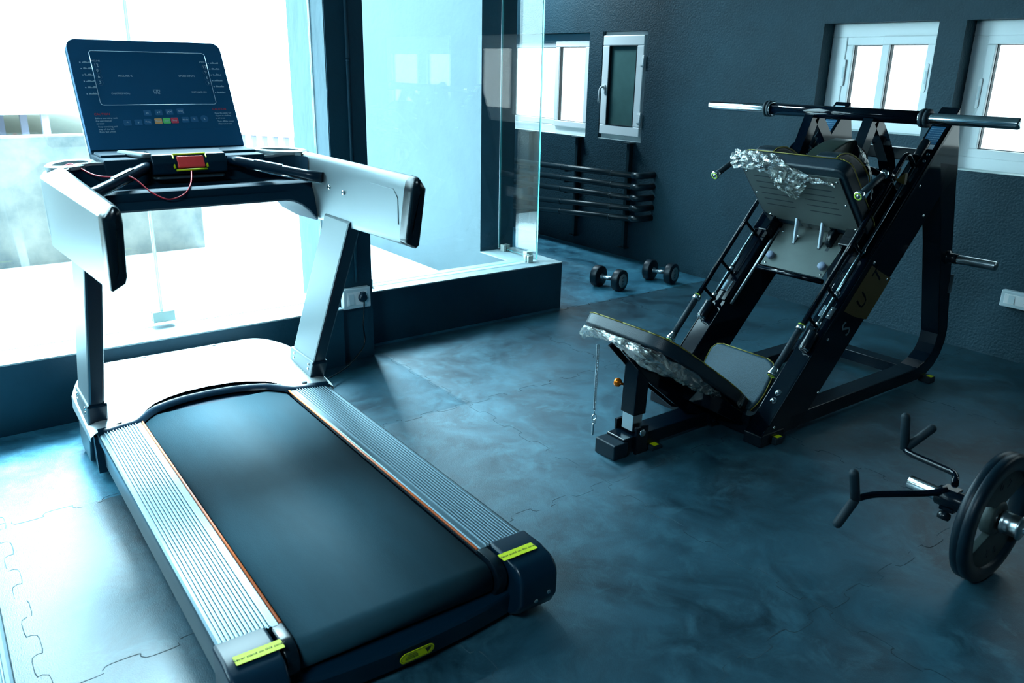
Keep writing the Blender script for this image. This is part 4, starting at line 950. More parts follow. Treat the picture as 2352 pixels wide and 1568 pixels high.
# cross members
def cross(name, y0, y1, z0, z1, x=0.24, mt=None):
    m = MB(); m.box(CX - x, CX + x, y0, y1, z0, z1); m.bevel(0.004, 2); return m.build(name, mt or M['frame_base'], lp)
cross('rear_crossmember', -4.30, -4.21, 0.040, 0.100)
cross('front_crossmember', -3.02, -2.935, 0.012, 0.072)
cross('top_crossmember', -4.24, -4.18, 1.18, 1.24)
# weight storage horn on the outer upright
for s in (-1, 1):
    m = MB(); m.lathe((CX + s * 0.334, -4.33, 0.700), (s, 0, 0), [(0, 0.036), (0.008, 0.036), (0.010, 0.026), (0.05, 0.026)], 24); m.build('horn_base', M['blk_gloss'], lp)
    a = V((CX + s * 0.334, -4.33, 0.700)); m = MB(); m.lathe(a, (s, 0, -0.0), [(0.05, 0.0235), (0.235, 0.0235), (0.238, 0.022), (0.238, 0)], 24); m.build('storage_horn', M['chrome_dull'], lp)
m = MB(); m.box(CX - 0.341, CX - 0.334, -4.420, -4.395, 0.50, 0.60); m.build('side_catch', M['alu'], lp)

# ---- sliding carriage: footplate, back pad, shoulder pads, weight bar
D1 = V((0, -0.673, -0.739)); MN = V((0, 0.739, -0.673)); C0 = V((CX, -3.334, 1.152))
def FP(x, d, b=0.0): return C0 + EX * x + D1 * d - MN * b      # b goes to the pad side
ca = MB(); ol = [(-0.262, -0.005), (0.262, -0.005), (0.262, 0.30), (0.225, 0.352), (-0.262, 0.352)]
pl_ = MB(); pl_.prism([FP(x, d) for x, d in ol], -MN * 0.006); foot = pl_.build('footplate', M['plate_steel'], lp)
m = MB()
for cxp in (0.130, -0.115):
    for i in range(6):
        d = 0.045 + i * 0.040
        m.prism([FP(cxp + p[0], d + p[1] , -0.0004) for p in rrect(-0.085, 0.085, -0.0030, 0.0030, 0.0028, 3)], -MN * 0.0005)
build_split(m, 'slot', M['gasket'], foot)
m = MB()
for x, d in ((0.245, 0.02), (-0.245, 0.02), (0.245, 0.17), (-0.245, 0.17), (0.225, 0.325), (-0.245, 0.335), (0.0, 0.16), (0.0, 0.02)): m.lathe(FP(x, d, 0), MN, [(0, 0.006), (0.003, 0.005), (0.004, 0)], 10)
build_split(m, 'bolt', M['chrome'], foot)
# bent notch plate, levers
m = MB(); m.prism([FP(0.06, 0.352), FP(-0.10, 0.352), FP(-0.10, 0.40, 0.01), FP(0.06, 0.40, 0.01)], -MN * 0.005); m.build('notch_plate', M['frame_base'], foot)
for x in (0.072, -0.070):
    m = MB(); m.obox((CX + x, -3.561, 0.840), (1, 0, 0), (0, 1, 0), (0, 0, 1), 0.0055, 0.011, 0.072); m.bevel(0.002, 1); m.build('hook_lever', M['label_white'], lp)
# lower footplate
m = MB(); yb, zb, yt, zt = -3.446, 0.674, -3.626, 0.866
m.prism([(CX + x, y, z) for x, y, z in ((0.175, yb, zb), (-0.175, yb, zb), (-0.188, yt, zt), (0.188, yt, zt))], EN * -0.005); lf_ = m.build('lower_footplate', M['plate_steel'], lp)
LN = lambda f, g: V((CX + f, yb + (yt - yb) * g, zb + (zt - zb) * g))
m = MB()
for f, g in ((0.155, 0.06), (-0.160, 0.06), (0.165, 0.80), (-0.165, 0.80)): m.lathe(LN(f, g), EN, [(0, 0.006), (0.003, 0.005), (0.004, 0)], 10)
build_split(m, 'bolt', M['chrome'], lf_)
for f in (0.145, -0.148):
    m = MB(); m.lathe(LN(f, 0.22), EN, [(0, 0.019), (0.016, 0.020), (0.020, 0.018), (0.021, 0.0)], 20); m.build('rubber_stop', M['rub_grey'], lf_)
m = MB(); m.tube([V((CX + 0.185, yb + 0.004, zb - 0.016)), V((CX - 0.185, yb + 0.004, zb - 0.016))], 0.013, 12); m.build('front_tube', FB, lf_)
for f in (0.070, -0.074, -0.118):
    m = MB(); p = [LN(f + 0.008, 0.56), LN(f - 0.008, 0.56), LN(f - 0.008, 0.72), LN(f + 0.008, 0.72)]; m.prism([q + EN * 0.0006 for q in p], EN * 0.0004); build_split(m, 'slot', M['gasket'], lf_)
# axle and cam between the plates
m = MB(); m.tube([(CX + 0.22, -3.625, 0.845), (CX - 0.22, -3.625, 0.845)], 0.011, 12); m.tube([(CX + 0.20, -3.68, 0.885), (CX - 0.18, -3.68, 0.885)], 0.020, 12); build_split(m, 'carriage_axle', FB, lp)
m = MB(); m.tube([(CX + 0.085, -3.590, 0.817), (CX + 0.055, -3.590, 0.817)], 0.008, 12); m.tube([(CX + 0.045, -3.590, 0.816), (CX - 0.070, -3.590, 0.816)], 0.007, 12); build_split(m, 'chrome_pin', M['chrome'], lp)
m = MB(); m.lathe((CX - 0.105, -3.60, 0.835), (-1, 0, 0), [(0, 0.0), (0, 0.052), (0.008, 0.056), (0.014, 0.050), (0.020, 0.056), (0.028, 0.052), (0.028, 0.0)], 28); m.build('pulley', M['blk_gloss'], lp)
m = MB()
for s in (1, -1):
    m.prism([FP(s * 0.19, 0.30, 0.01), FP(s * 0.19, 0.40, 0.01), FP(s * 0.19, 0.40, 0.16), FP(s * 0.19, 0.30, 0.10)], (s * 0.012, 0, 0))
build_split(m, 'carriage_bracket', FB, lp)
for s in (1, -1):
    m = MB(); m.prism([Rl(1.02, 0.05, s * 0.20), Rl(1.40, 0.05, s * 0.20), Rl(1.40, 0.13, s * 0.20), Rl(1.02, 0.13, s * 0.20)], (s * 0.085, 0, 0)); m.bevel(0.006, 2); m.build('slide_block', FB, lp)
    m = MB(); m.obox(Rl(1.345, 0.035, s * 0.27), ET, EN, EX, 0.028, 0.020, 0.016); m.bevel(0.003, 2); m.build('guide_shoe', M['rust'] if s < 0 else M['gasket'], lp)
# back pad behind the footplate
m = MB(); m.prism([FP(p[0], p[1], 0.008) for p in rrect(-0.292, 0.285, -0.050, 0.40, 0.05, 6)], -MN * 0.070); m.bevel(0.012, 3, 50)
bpad = m.build('back_pad', M['leather'], lp, smooth_ang=50)
m = MB(); pp = [FP(p[0], p[1], 0.072) for p in rrect(-0.294, 0.287, -0.052, 0.402, 0.052, 6)]
for i in range(len(pp)):
    if (pp[(i + 1) % len(pp)] - pp[i]).length > 1e-4: m.tube([pp[i], pp[(i + 1) % len(pp)]], 0.0025, 6)
m.build('piping', M['piping'], bpad)
# tall neck pad
prof = [(-0.012, 0.076), (-0.004, 0.14), (0.018, 0.20), (0.045, 0.255), (0.085, 0.310), (0.125, 0.345), (0.165, 0.362), (0.21, 0.360), (0.25, 0.335), (0.27, 0.28), (0.27, 0.076)]
m = MB(); m.prism([FP(-0.140, d, b + 0.01) for d, b in prof], EX * 0.115); m.bevel(0.008, 3, 50); m.build('neck_pad', M['olive_pad'], lp, smooth_ang=45)
# shoulder pads
for s in (1, -1):
    prof = [(-0.052, 0.076), (-0.044, 0.105), (-0.022, 0.135), (0.0, 0.157), (0.045, 0.185), (0.09, 0.203), (0.14, 0.218), (0.215, 0.226), (0.25, 0.215), (0.262, 0.18), (0.262, 0.076)]
    m = MB(); m.prism([FP(s * 0.165 - 0.055, d, b) for d, b in prof], EX * 0.11); m.bevel(0.012, 3, 50); m.build('shoulder_pad', M['leather'], lp, smooth_ang=45)
    m = MB(); m.prism([FP(s * 0.165 - 0.057, d * 1.01, b + 0.003) for d, b in prof[:-1]] + [FP(s * 0.165 - 0.057, d * 1.01 , b - 0.004) for d, b in prof[:-1][::-1]], EX * 0.004); m.build('piping', M['piping'], bpad)
    # grip handle with chrome end
    g0, g1 = V((CX + s * 0.390, -3.455, 1.178)), V((CX + s * 0.390, -3.300, 1.106)); t = (g1 - g0).normalized()
    m = MB(); m.tube([g0, g1], 0.0145, 16); hg = m.build('shoulder_grip', M['rub_grip'], lp)
    m = MB(); m.lathe(g1 - t * 0.012, t, [(0, 0.015), (0.004, 0.020), (0.020, 0.023), (0.026, 0.021), (0.028, 0.016), (0.026, 0.014), (0.026, 0.006), (0.029, 0.005), (0.029, 0)], 24); m.lathe(g0 - t * 0.022, t, [(0, 0.012), (0.002, 0.020), (0.020, 0.020), (0.022, 0.015)], 24); build_split(m, 'grip_collar', M['chrome'], hg)
    m = MB(); m.lathe(g1 + t * 0.0155, t, [(0, 0.0135), (0.0, 0.0185), (0.0012, 0.018), (0.0012, 0.0135)], 24); build_split(m, 'lime_ring', M['lime'], hg)
    m = MB(); m.tube([g0 - t * 0.02, V((CX + s * 0.36, -3.60, 1.155)), V((CX + s * 0.20, -3.70, 1.165)), V((CX + s * 0.05, -3.71, 1.170))], 0.018, 12); m.build('grip_arm', FB, lp)
    m = MB(); m.prism([V((CX + s * 0.30, -3.755, 1.13)), V((CX + s * 0.345, -3.755, 1.17)), V((CX + s * 0.345, -3.755, 1.115))], (0, 0.02, 0)); m.build('safety_hook', M['yellow_dim'], lp)
    # struts up to the weight bar
    def strap(pts, w, th, name):
        P_ = [V(p) for p in pts]; L, Rr = [], []
        for i, p in enumerate(P_):
            t = (P_[min(i + 1, len(P_) - 1)] - P_[max(i - 1, 0)]).normalized(); nn = V((0, -t.z, t.y)); L.append(p + nn * w / 2); Rr.append(p - nn * w / 2)
        mm = MB()
        for i in range(len(P_) - 1):
            a, b_, c, d_ = L[i], L[i + 1], Rr[i + 1], Rr[i]; e = EX * th / 2
            mm.quadbox([a - e, b_ - e, c - e, d_ - e, a + e, b_ + e, c + e, d_ + e])
        bmesh.ops.remove_doubles(mm.bm, verts=mm.bm.verts, dist=1e-5)
        return mm.build(name, FB, lp)
    x = CX + s * 0.157
    strap([(x, -3.700, 1.395), (x, -3.655, 1.29), (x, -3.60, 1.17), (x, -3.555, 1.07)], 0.055, 0.050, 'bar_strut')
    strap([(x, -3.715, 1.395), (x, -3.80, 1.31), (x, -3.88, 1.215), (x, -3.925, 1.13), (x, -3.915, 1.05), (x, -3.87, 0.97), (x, -3.80, 0.90)], 0.060, 0.050, 'curved_strut')
# the weight bar
BA = V((CX, -3.698, 1.416))
m = MB(); m.tube([BA + EX * 0.41, BA - EX * 0.41], 0.0295, 28); wb_ = m.build('weight_bar', FB, lp)
for s in (1, -1):
    m = MB(); m.lathe(BA + EX * s * 0.425, (s, 0, 0), [(0, 0.0235), (0.372, 0.0235), (0.376, 0.0215), (0.376, 0)], 32); m.build('bar_sleeve', M['chrome'], wb_)
    m = MB(); m.lathe(BA + EX * s * 0.395, (s, 0, 0), [(0, 0.030), (0.001, 0.040), (0.014, 0.041), (0.016, 0.034), (0.020, 0.034), (0.022, 0.041), (0.034, 0.040), (0.036, 0.024)], 32); m.build('bar_collar', M['rub_grip'], wb_)
    m = MB(); m.lathe(BA + EX * s * 0.392, (s, 0, 0), [(0, 0.030), (0, 0.0385), (0.003, 0.0385), (0.003, 0.030)], 32); m.build('collar_ring', M['chrome'], wb_)

# ---- seat, reclining back rest and its support
ang = math.radians(33); SD = V((0, math.cos(ang), math.sin(ang))); SN = V((0, -math.sin(ang), math.cos(ang))); S0 = V((CX, -3.07, 0.120))
def BP(x, s_, b=0.0): return S0 + EX * x + SD * s_ - SN * b
half = [(0.0, 0.130), (0.10, 0.165), (0.22, 0.205), (0.36, 0.235), (0.50, 0.250), (0.62, 0.258), (0.72, 0.262), (0.80, 0.258), (0.850, 0.235), (0.875, 0.195), (0.884, 0.14), (0.887, 0.0)]
ol = [(-h, s_) for s_, h in half] + [(h, s_) for s_, h in half[::-1][1:]]
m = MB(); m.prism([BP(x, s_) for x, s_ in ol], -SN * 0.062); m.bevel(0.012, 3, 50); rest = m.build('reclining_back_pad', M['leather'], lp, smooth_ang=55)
m = MB(); pp = [BP(x * 1.004, s_, 0.006) for x, s_ in ol]
for i in range(len(pp)):
    if (pp[(i + 1) % len(pp)] - pp[i]).length > 1e-4: m.tube([pp[i], pp[(i + 1) % len(pp)]], 0.0028, 6)
m.build('piping', M['piping'], rest)
m = MB(); m.prism([BP(x * 0.86, 0.02 + s_ * 0.955, 0.063) for x, s_ in ol], -SN * 0.014); m.build('backing_board', M['frame_base'], rest)
# frame under the pad
m = MB(); m.prism([BP(-0.045, -0.02, 0.078), BP(-0.045, 0.60, 0.078), BP(-0.045, 0.84, 0.085), BP(-0.045, 0.86, 0.115), BP(-0.045, 0.60, 0.17), BP(-0.045, 0.30, 0.20), BP(-0.045, 0.02, 0.13)], (0.014, 0, 0))
m.prism([BP(0.035, -0.02, 0.078), BP(0.035, 0.60, 0.078), BP(0.035, 0.84, 0.085), BP(0.035, 0.86, 0.115), BP(0.035, 0.60, 0.17), BP(0.035, 0.30, 0.20), BP(0.035, 0.02, 0.13)], (0.014, 0, 0))
m.prism([BP(-0.20, 0.02, 0.078), BP(-0.20, 0.40, 0.078), BP(-0.20, 0.36, 0.15), BP(-0.20, 0.06, 0.13)], (0.40, 0, 0)); m.bevel(0.003, 1)
build_split(m, 'pad_frame', FB, lp)
m = MB()
for x, s_ in ((-0.205, 0.02), (-0.215, 0.42)): m.lathe(BP(x, s_, 0.085), (-1, 0, 0), [(0, 0.008), (0.005, 0.007), (0.007, 0)], 12)
build_split(m, 'bolt', M['chrome'], lp)
# seat cushion
sd = V((0, -0.48, 0.877)).normalized(); sn = V((0, 0.877, 0.48)).normalized(); q0 = V((CX, -3.03, 0.085))
def SP(x, s_, b=0.0): return q0 + EX * x + sd * s_ - sn * b
rows = []
prof_s = [(0.0, 0.155), (0.05, 0.178), (0.10, 0.190), (0.17, 0.192), (0.225, 0.186), (0.252, 0.165), (0.262, 0.13)]
ol = [(-h, s_) for s_, h in prof_s] + [(h, s_) for s_, h in prof_s[::-1]]
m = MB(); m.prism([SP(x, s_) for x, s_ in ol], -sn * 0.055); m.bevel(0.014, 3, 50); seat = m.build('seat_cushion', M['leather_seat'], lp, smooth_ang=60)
m = MB(); pp = [SP(x * 1.012, s_ * 1.006, 0.010) for x, s_ in ol]
for i in range(len(pp)): m.tube([pp[i], pp[(i + 1) % len(pp)]], 0.0028, 6)
m.build('piping', M['piping'], seat)
# support post with chrome insert and pull pin
m = MB(); m.obox((CX, -2.425, 0.300), (1, 0, 0), (0, 1, 0.04), (0, -0.04, 1), 0.042, 0.036, 0.128); m.bevel(0.004, 2); sl = m.build('post_sleeve', M['frame_base'], lp)
m = MB(); m.obox((CX, -2.418, 0.145), (1, 0, 0), (0, 1, 0.04), (0, -0.04, 1), 0.034, 0.028, 0.050); m.bevel(0.003, 2); m.build('chrome_insert', M['chrome_dull'], lp)
m = MB(); m.lathe((CX, -2.388, 0.222), (0, 1, 0.04), [(0.0, 0.013), (0.0015, 0.013), (0.0015, 0)], 20); m.build('hole_disc', M['label_white'], sl)
m = MB(); m.lathe((CX + 0.040, -2.415, 0.285), (1, 0.35, 0.05), [(0, 0.009), (0.022, 0.009), (0.022, 0.007), (0.034, 0.007)], 14); pin = m.build('pull_pin', M['chrome'], sl)
m = MB(); m.lathe((CX + 0.070, -2.405, 0.287), (1, 0.35, 0.05), [(0, 0.0), (0.001, 0.011), (0.006, 0.018), (0.018, 0.021), (0.028, 0.017), (0.033, 0.0)], 20); m.build('pull_knob', M['knob_orange'], pin)
# front leg tube, pivot lugs
m = MB(); m.box(CX - 0.052, CX + 0.058, -2.94, -2.325, 0.022, 0.082); m.bevel(0.004, 2); m.build('front_leg', M['frame_base'], lp)
m = MB(); m.box(CX - 0.060, CX + 0.064, -2.345, -2.262, 0.0, 0.070); m.bevel(0.006, 3); m.build('front_foot', M['iron_dark'], lp)
m = MB(); m.box(CX - 0.066, CX - 0.054, -2.455, -2.385, 0.0, 0.125); m.box(CX + 0.060, CX + 0.072, -2.455, -2.385, 0.022, 0.125); m.tube([(CX - 0.06, -2.418, 0.10), (CX + 0.066, -2.418, 0.10)], 0.018, 14); m.build('pivot_lug', FB, lp)
m = MB(); m.lathe((CX - 0.066, -2.418, 0.098), (-1, 0, 0), [(0, 0.018), (0.005, 0.018), (0.008, 0.013), (0.007, 0.006), (0.009, 0.0)], 22); m.build('pivot_bolt', M['chrome'], lp)
m = MB(); m.box(CX - 0.085, CX - 0.045, -2.53, -2.47, 0.0, 0.022); m.bevel(0.004, 2); rf = m.build('rubber_foot', M['rub_grip'], lp)
m = MB(); m.box(CX - 0.082, CX - 0.052, -2.515, -2.485, 0.0222, 0.023); m.build('foot_sticker', M['yellow'], rf)
# seat adjustment frame across
m = MB(); m.box(CX - 0.24, CX + 0.24, -2.985, -2.925, 0.072, 0.112); m.bevel(0.003, 1); m.box(CX + 0.10, CX + 0.22, -2.93, -2.84, 0.03, 0.085); m.build('seat_carrier', M['frame_base'], lp)
m = MB(); m.box(CX - 0.078, CX - 0.064, -2.90, -2.85, 0.03, 0.115); m.tube([(CX - 0.09, -2.88, 0.045), (CX + 0.10, -2.88, 0.045)], 0.009, 10); m.build('hinge_lug', FB, lp)
# spring cable with a locking pin
x, y = CX + 0.060, -2.245
m = MB(); n = 420; pts = [(x + 0.0055 * math.cos(i * 0.9), y + 0.0055 * math.sin(i * 0.9), 0.500 - 0.295 * i / n) for i in range(n + 1)]; m.tube(pts, 0.0014, 5); spr = m.build('lanyard_spring', M['dark_chrome'], lp)
m = MB(); m.tube([(x, y, 0.205), (x, y, 0.180)], 0.002, 6)
lo = [(x, y + 0.012 * math.sin(t), 0.168 + 0.014 * math.cos(t)) for t in [2 * math.pi * i / 24 for i in range(25)]]; m.tube(lo, 0.0022, 6)
lo = [(x + 0.008 * math.sin(t), y, 0.147 + 0.010 * math.cos(t)) for t in [2 * math.pi * i / 20 for i in range(21)]]; m.tube(lo, 0.002, 6)
m.tube([(x, y, 0.140), (x + 0.004, y, 0.132), (x + 0.006, y - 0.001, 0.082)], [0.003, 0.0055, 0.0045], 10); m.build('locking_pin', M['chrome'], spr)

# ---- crinkled plastic film
def crinkle(path_rows, name, amp, parent=lp, sub=5, seed=1):
    rnd = random.Random(seed); rows = [smooth_path(r, sub) for r in path_rows]
    # refine across
    full = []
    for i in range(len(rows) - 1):
        for k in range(sub):
            t = k / sub; full.append([a.lerp(b_, t) for a, b_ in zip(rows[i], rows[i + 1])])
    full.append(rows[-1])
    for i, r in enumerate(full):
        for j, p in enumerate(r):
            k = amp * (0.35 + 0.65 * (0.5 + 0.5 * math.sin(i * 1.7 + j * 0.9)))
            p.x += rnd.uniform(-k, k); p.y += rnd.uniform(-k, k); p.z += rnd.uniform(-k, k)
    m = MB(); m.grid(full, smooth=False); return m.build(name, M['wrap'], parent)
# over the top of the footplate pad
crinkle([[FP(0.310, -0.01, -0.012), FP(0.24, -0.010, -0.014), FP(0.14, -0.005, -0.016), FP(0.05, 0.01, -0.016), FP(-0.03, 0.02, -0.018), FP(-0.13, 0.03, -0.016), FP(-0.235, 0.035, -0.012)],
         [FP(0.315, -0.055, -0.004), FP(0.24, -0.064, -0.006), FP(0.14, -0.064, -0.008), FP(0.07, -0.064, -0.012), FP(0.00, -0.05, -0.014), FP(-0.10, -0.015, -0.014), FP(-0.22, 0.020, -0.008)],
         [FP(0.310, -0.066, 0.05), FP(0.24, -0.070, 0.05), FP(0.15, -0.068, 0.05), FP(0.08, -0.064, 0.045), FP(0.02, -0.060, 0.02), FP(-0.06, -0.03, -0.006), FP(-0.20, 0.02, -0.010)]], 'plastic_film', 0.007, seed=3)
crinkle([[FP(0.085, -0.045, -0.020), FP(0.045, -0.05, -0.030), FP(0.0, -0.045, -0.026), FP(-0.04, -0.02, -0.018)],
         [FP(0.080, 0.01, -0.030), FP(0.040, 0.015, -0.045), FP(-0.015, 0.02, -0.040), FP(-0.07, 0.02, -0.020)],
         [FP(0.070, 0.07, -0.026), FP(0.03, 0.08, -0.042), FP(-0.025, 0.075, -0.034), FP(-0.09, 0.05, -0.016)],
         [FP(0.030, 0.135, -0.014), FP(0.01, 0.145, -0.026), FP(-0.02, 0.135, -0.022), FP(-0.05, 0.09, -0.012)]], 'plastic_film', 0.010, seed=5)
crinkle([[FP(-0.292, 0.02, 0.14), FP(-0.300, 0.08, 0.15), FP(-0.305, 0.16, 0.12), FP(-0.298, 0.23, 0.09)],
         [FP(-0.235, 0.0, 0.21), FP(-0.265, 0.06, 0.20), FP(-0.285, 0.14, 0.17), FP(-0.290, 0.22, 0.13)]], 'plastic_film', 0.006, seed=8)
# under the reclining pad
crinkle([[BP(0.250, 0.83, 0.066), BP(0.16, 0.875, 0.068), BP(0.06, 0.885, 0.068), BP(-0.06, 0.88, 0.068), BP(-0.17, 0.86, 0.068), BP(-0.245, 0.77, 0.068), BP(-0.262, 0.62, 0.068), BP(-0.245, 0.46, 0.068), BP(-0.21, 0.34, 0.068)],
         [BP(0.255, 0.84, 0.095), BP(0.17, 0.90, 0.082), BP(0.05, 0.89, 0.090), BP(-0.06, 0.885, 0.098), BP(-0.17, 0.86, 0.100), BP(-0.235, 0.76, 0.110), BP(-0.250, 0.62, 0.115), BP(-0.235, 0.48, 0.105), BP(-0.205, 0.36, 0.085)],
         [BP(0.240, 0.82, 0.125), BP(0.16, 0.84, 0.10), BP(0.06, 0.83, 0.095), BP(-0.05, 0.82, 0.120), BP(-0.14, 0.79, 0.135), BP(-0.19, 0.70, 0.125), BP(-0.20, 0.58, 0.118), BP(-0.19, 0.48, 0.105), BP(-0.17, 0.38, 0.09)]], 'plastic_film', 0.008, seed=11)
crinkle([[BP(-0.150, 0.115, -0.003), BP(-0.165, 0.150, -0.003), BP(-0.180, 0.20, -0.003)],
         [BP(-0.176, 0.110, 0.010), BP(-0.192, 0.150, 0.010), BP(-0.208, 0.20, 0.010)],
         [BP(-0.172, 0.110, 0.066), BP(-0.190, 0.150, 0.066), BP(-0.206, 0.20, 0.066)]], 'plastic_film', 0.003, seed=12)

# ================================================================ BARBELL, PLATE, ROW HANDLE, DUMBBELLS
bb = empty('barbell', (0.87, -2.70, 0.225), 0, 'chrome barbell lying on the floor with its near sleeve through a black plate', 'barbell')
AX = V((-1, 0.02, 0)).normalized(); B0 = V((1.222, -2.709, 0.225))
def BX(d): return B0 + AX * d
m = MB(); m.lathe(B0, AX, [(0, 0), (0, 0.020), (0.004, 0.0248), (0.345, 0.0248)], 32); m.build('sleeve', M['chrome'], bb)
m = MB(); m.lathe(BX(0.318), AX, [(0, 0.0248), (0, 0.036), (0.010, 0.040), (0.014, 0.036), (0.050, 0.036), (0.054, 0.040), (0.062, 0.040), (0.066, 0.030), (0.068, 0.014)], 32); m.build('sleeve_collar', M['chrome_dull'], bb)
m = MB(); m.lathe(BX(0.384), AX, [(0, 0.0145), (1.24, 0.0145)], 20); m.build('shaft', M['knurl'], bb)
m = MB(); m.lathe(BX(0.384), AX, [(0, 0.0165), (0.05, 0.0165), (0.052, 0.0145)], 20); m.build('shaft_sleeve', M['chrome'], bb)
m = MB(); m.lathe(BX(0.436), AX, [(0, 0.0148), (0.022, 0.0148)], 20); m.build('rust_band', M['rust'], bb)
m = MB(); m.lathe(BX(1.62), AX, [(0, 0.014), (0.002, 0.038), (0.06, 0.038), (0.06, 0.0248), (0.40, 0.0248), (0.40, 0)], 32); m.build('sleeve', M['chrome'], bb)
def weight_plate(d0, label, grp):
    c = BX(d0) ; yaw = V((-1, -0.045, 0)).normalized() if False else AX
    e1 = V((0, 0, 1)); e2 = AX.cross(e1).normalized()
    w = empty('weight_plate', (c.x, c.y, 0), 0, label, 'weight plate', grp)
    m = MB(); m.lathe(c, AX, [(-0.028, 0.172), (-0.028, 0.214), (-0.022, 0.2245), (-0.002, 0.2250), (0.0, 0.2235), (0.002, 0.2250), (0.022, 0.2245), (0.028, 0.214), (0.028, 0.172), (0.014, 0.166), (0.012, 0.0), (-0.012, 0.0), (-0.014, 0.166), (-0.028, 0.172)], 72)
    m.bm.free(); m.bm = bmesh.new()
    m.lathe(c, AX, [(-0.028, 0.176), (-0.028, 0.214), (-0.022, 0.2245), (-0.002, 0.2250), (0.0, 0.2232), (0.002, 0.2250), (0.022, 0.2245), (0.028, 0.214), (0.028, 0.176), (0.010, 0.170), (-0.010, 0.170), (-0.028, 0.176)], 72)
    m.build('rim', M['iron_dark'], w)
    m = MB(); m.lathe(c, AX, [(-0.022, 0.0265), (-0.022, 0.052), (-0.016, 0.060), (0.016, 0.060), (0.022, 0.052), (0.022, 0.0265), (-0.022, 0.0265)], 36); m.build('hub', M['iron_grey'], w)
    # web: two broad lobes (above and below), open hand holes at the sides
    for a0, nm in ((0, 'web'), (180, 'web')):
        inn, out = [], []
        for i in range(21):
            q = i / 20; aw = 58; ao = math.radians(a0 - aw + 2 * aw * q); ai = math.radians(a0 - 30 + 60 * q)
            out.append(e1 * (0.174 * math.cos(ao)) + e2 * (0.174 * math.sin(ao))); inn.append(e1 * (0.055 * math.cos(ai)) + e2 * (0.055 * math.sin(ai)))
        m = MB(); m.prism([c + p - AX * 0.010 for p in out + inn[::-1]], AX * 0.026); m.bevel(0.004, 2, 50); wb2 = m.build('web', M['iron_grey'], w, smooth_ang=40)
    it = []
    for a0 in (0, 180):
        for k, ch in enumerate('20'):
            aa = math.radians(a0 - 12 + 24 * k); pos = c + e1 * 0.125 * math.cos(aa) + e2 * 0.125 * math.sin(aa) + AX * 0.0165
            rd = e1 * math.cos(aa) + e2 * math.sin(aa); tg = -e1 * math.sin(aa) + e2 * math.cos(aa)
            xd = tg if tg.cross(rd).dot(AX) > 0 else -tg
            it.append((ch, 0.045, pos, xd, rd, 'CENTER'))
    text_obj(it, 'plate_number', M['iron_dark'], w, depth=0.001)
    return w
weight_plate(0.289, 'upright black weight plate with grey web at the right edge', 'weight plates on the barbell')
weight_plate(1.72, 'second black weight plate on the far end of the barbell, beyond the frame', 'weight plates on the barbell')
# double row handle clamped on the sleeve
rh = empty('row_handle', (1.08, -2.72, 0.225), 0, 'black double handle attachment with rubber grips clamped on the barbell sleeve', 'handle attachment')
def pipe_path(P_, r, rad=0.03):
    P_ = [V(p) for p in P_]; out = [P_[0]]
    for i in range(1, len(P_) - 1):
        a = (P_[i - 1] - P_[i]).normalized(); b_ = (P_[i + 1] - P_[i]).normalized()
        s_, e_ = P_[i] + a * rad, P_[i] + b_ * rad
        for k in range(7):
            t = k / 6; out.append(s_ * (1 - t) ** 2 + P_[i] * 2 * t * (1 - t) + e_ * t ** 2)
    return out + [P_[-1]]
E1, E2 = V((1.348, -2.901, 0.25)), V((1.285, -2.479, 0.20))
m = MB(); m.tube(pipe_path([(1.085, -2.745, 0.262), (1.115, -2.812, 0.272), (1.318, -2.872, 0.252), tuple(E1)], 0.01, 0.030), 0.0118, 14); a1 = m.build('handle_arm', FB, rh)
m = MB(); m.tube(pipe_path([(1.085, -2.700, 0.256), (1.125, -2.665, 0.236), (1.258, -2.535, 0.212), tuple(E2)], 0.01, 0.030), 0.0118, 14); a2 = m.build('handle_arm', FB, rh)
def grip(a, b_, par):
    a, b_ = V(a), V(b_); t = (b_ - a).normalized(); L_ = (b_ - a).length
    m = MB(); m.lathe(a, t, [(0, 0.011), (0.003, 0.0165), (L_ - 0.016, 0.0168), (L_ - 0.007, 0.0145), (L_ - 0.001, 0.007), (L_, 0)], 20); m.build('rubber_handle', M['rub_grip'], par)
grip(E1 + V((0, 0, -0.005)), (1.372, -2.908, 0.388), a1); grip(E1, (1.290, -2.985, 0.345), a1)
grip(E2 + V((0, 0, -0.005)), (1.288, -2.440, 0.322), a2); grip(E2, (1.307, -2.413, 0.100), a2)
m = MB(); m.lathe(BX(0.105), AX, [(0, 0.0252), (0, 0.034), (0.10, 0.034), (0.10, 0.0252)], 28); m.box(1.050, 1.105, -2.735, -2.692, 0.252, 0.262); m.box(1.050, 1.100, -2.736, -2.690, 0.180, 0.198); m.bevel(0.002, 1, 60); m.build('clamp', M['frame_base'], rh)
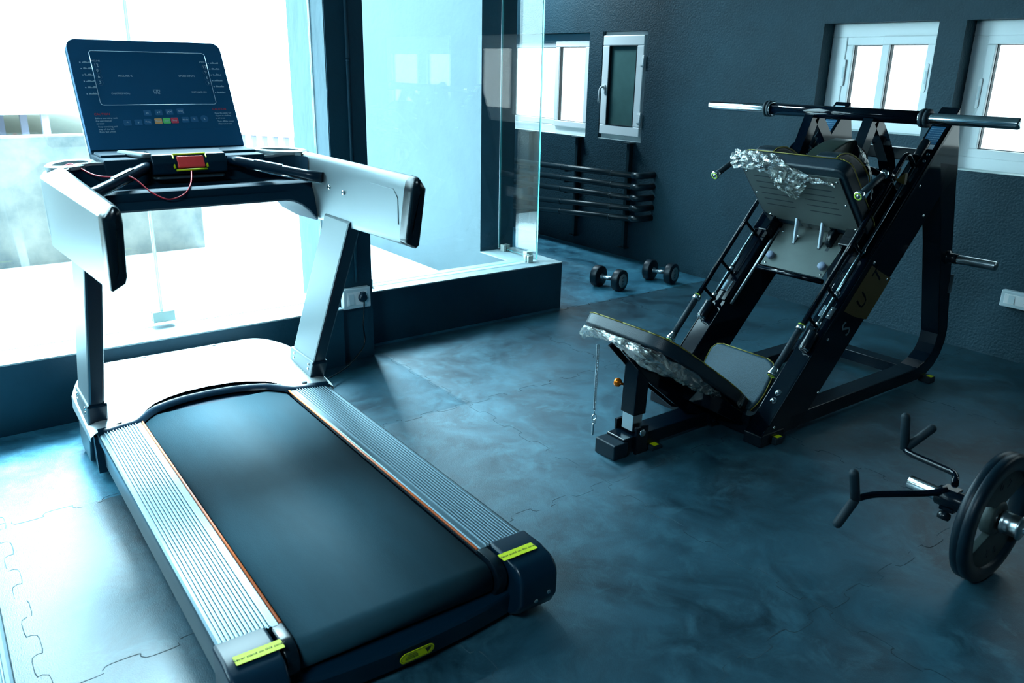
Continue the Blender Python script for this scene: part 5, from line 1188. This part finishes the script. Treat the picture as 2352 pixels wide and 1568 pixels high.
m = MB(); m.lathe((1.045, -2.690, 0.236), (-0.3, 1, 0.2), [(0, 0.011), (0.006, 0.011), (0.008, 0.006), (0.010, 0)], 12); m.build('clamp_bolt', M['chrome'], rh)
m = MB(); m.lathe((1.075, -2.695, 0.180), (0, 0.55, -0.83), [(0, 0.008), (0.006, 0.020), (0.018, 0.023), (0.030, 0.020), (0.032, 0)], 6); m.build('clamp_knob', M['blk_gloss'], rh)
# dumbbells
def dumbbell(pa, pb, label):
    pa, pb = V(pa), V(pb); r = 0.082; d = (pb - pa).normalized(); L_ = (pb - pa).length
    R_ = empty('dumbbell', ((pa + pb) / 2), 0, label, 'dumbbell', 'dumbbells on the floor by the wall'); R_.rotation_euler = (0, 0, math.atan2(d.y, d.x)); 
    up_ = V((0, 0, r))
    for (p, sg) in ((pa, -1), (pb, 1)):
        c = p + up_
        m = MB(); m.lathe(c - d * 0.030, d, [(0, 0), (0, r - 0.008), (0.004, r - 0.001), (0.008, r), (0.052, r), (0.056, r - 0.001), (0.060, r - 0.008), (0.060, 0)], 44)
        h = m.build('weight_head', M['iron_dark'], R_)
        m = MB(); m.lathe(c + d * sg * 0.030, d * sg, [(0, 0.052), (0.0012, 0.052), (0.0016, 0.0)], 36); f = m.build('end_disc', M['face_grey'], h)
        o_ = d * sg; tx = V((0, 0, 1)); yy = o_.cross(tx)
        text_obj([('12.5', 0.040, c + o_ * 0.0328, tx, yy, 'CENTER')], 'weight_number', M['gasket'], f)
    m = MB(); m.lathe(pa + up_ + d * 0.028, d, [(0, 0.022), (0.012, 0.022), (0.014, 0.014), (L_ / 2 - 0.028, 0.0165), (L_ - 0.070, 0.014), (L_ - 0.068, 0.022), (L_ - 0.056, 0.022)], 24); m.build('handle', M['chrome_dull'], R_)
    return R_
dumbbell((4.50, -4.225, 0), (4.312, -4.268, 0), 'black round dumbbell on the floor, the one nearer the low ledge wall')
dumbbell((4.432, -4.720, 0), (4.246, -4.765, 0), 'black round dumbbell on the floor, the one nearer the window wall')
bpy.context.view_layer.update()
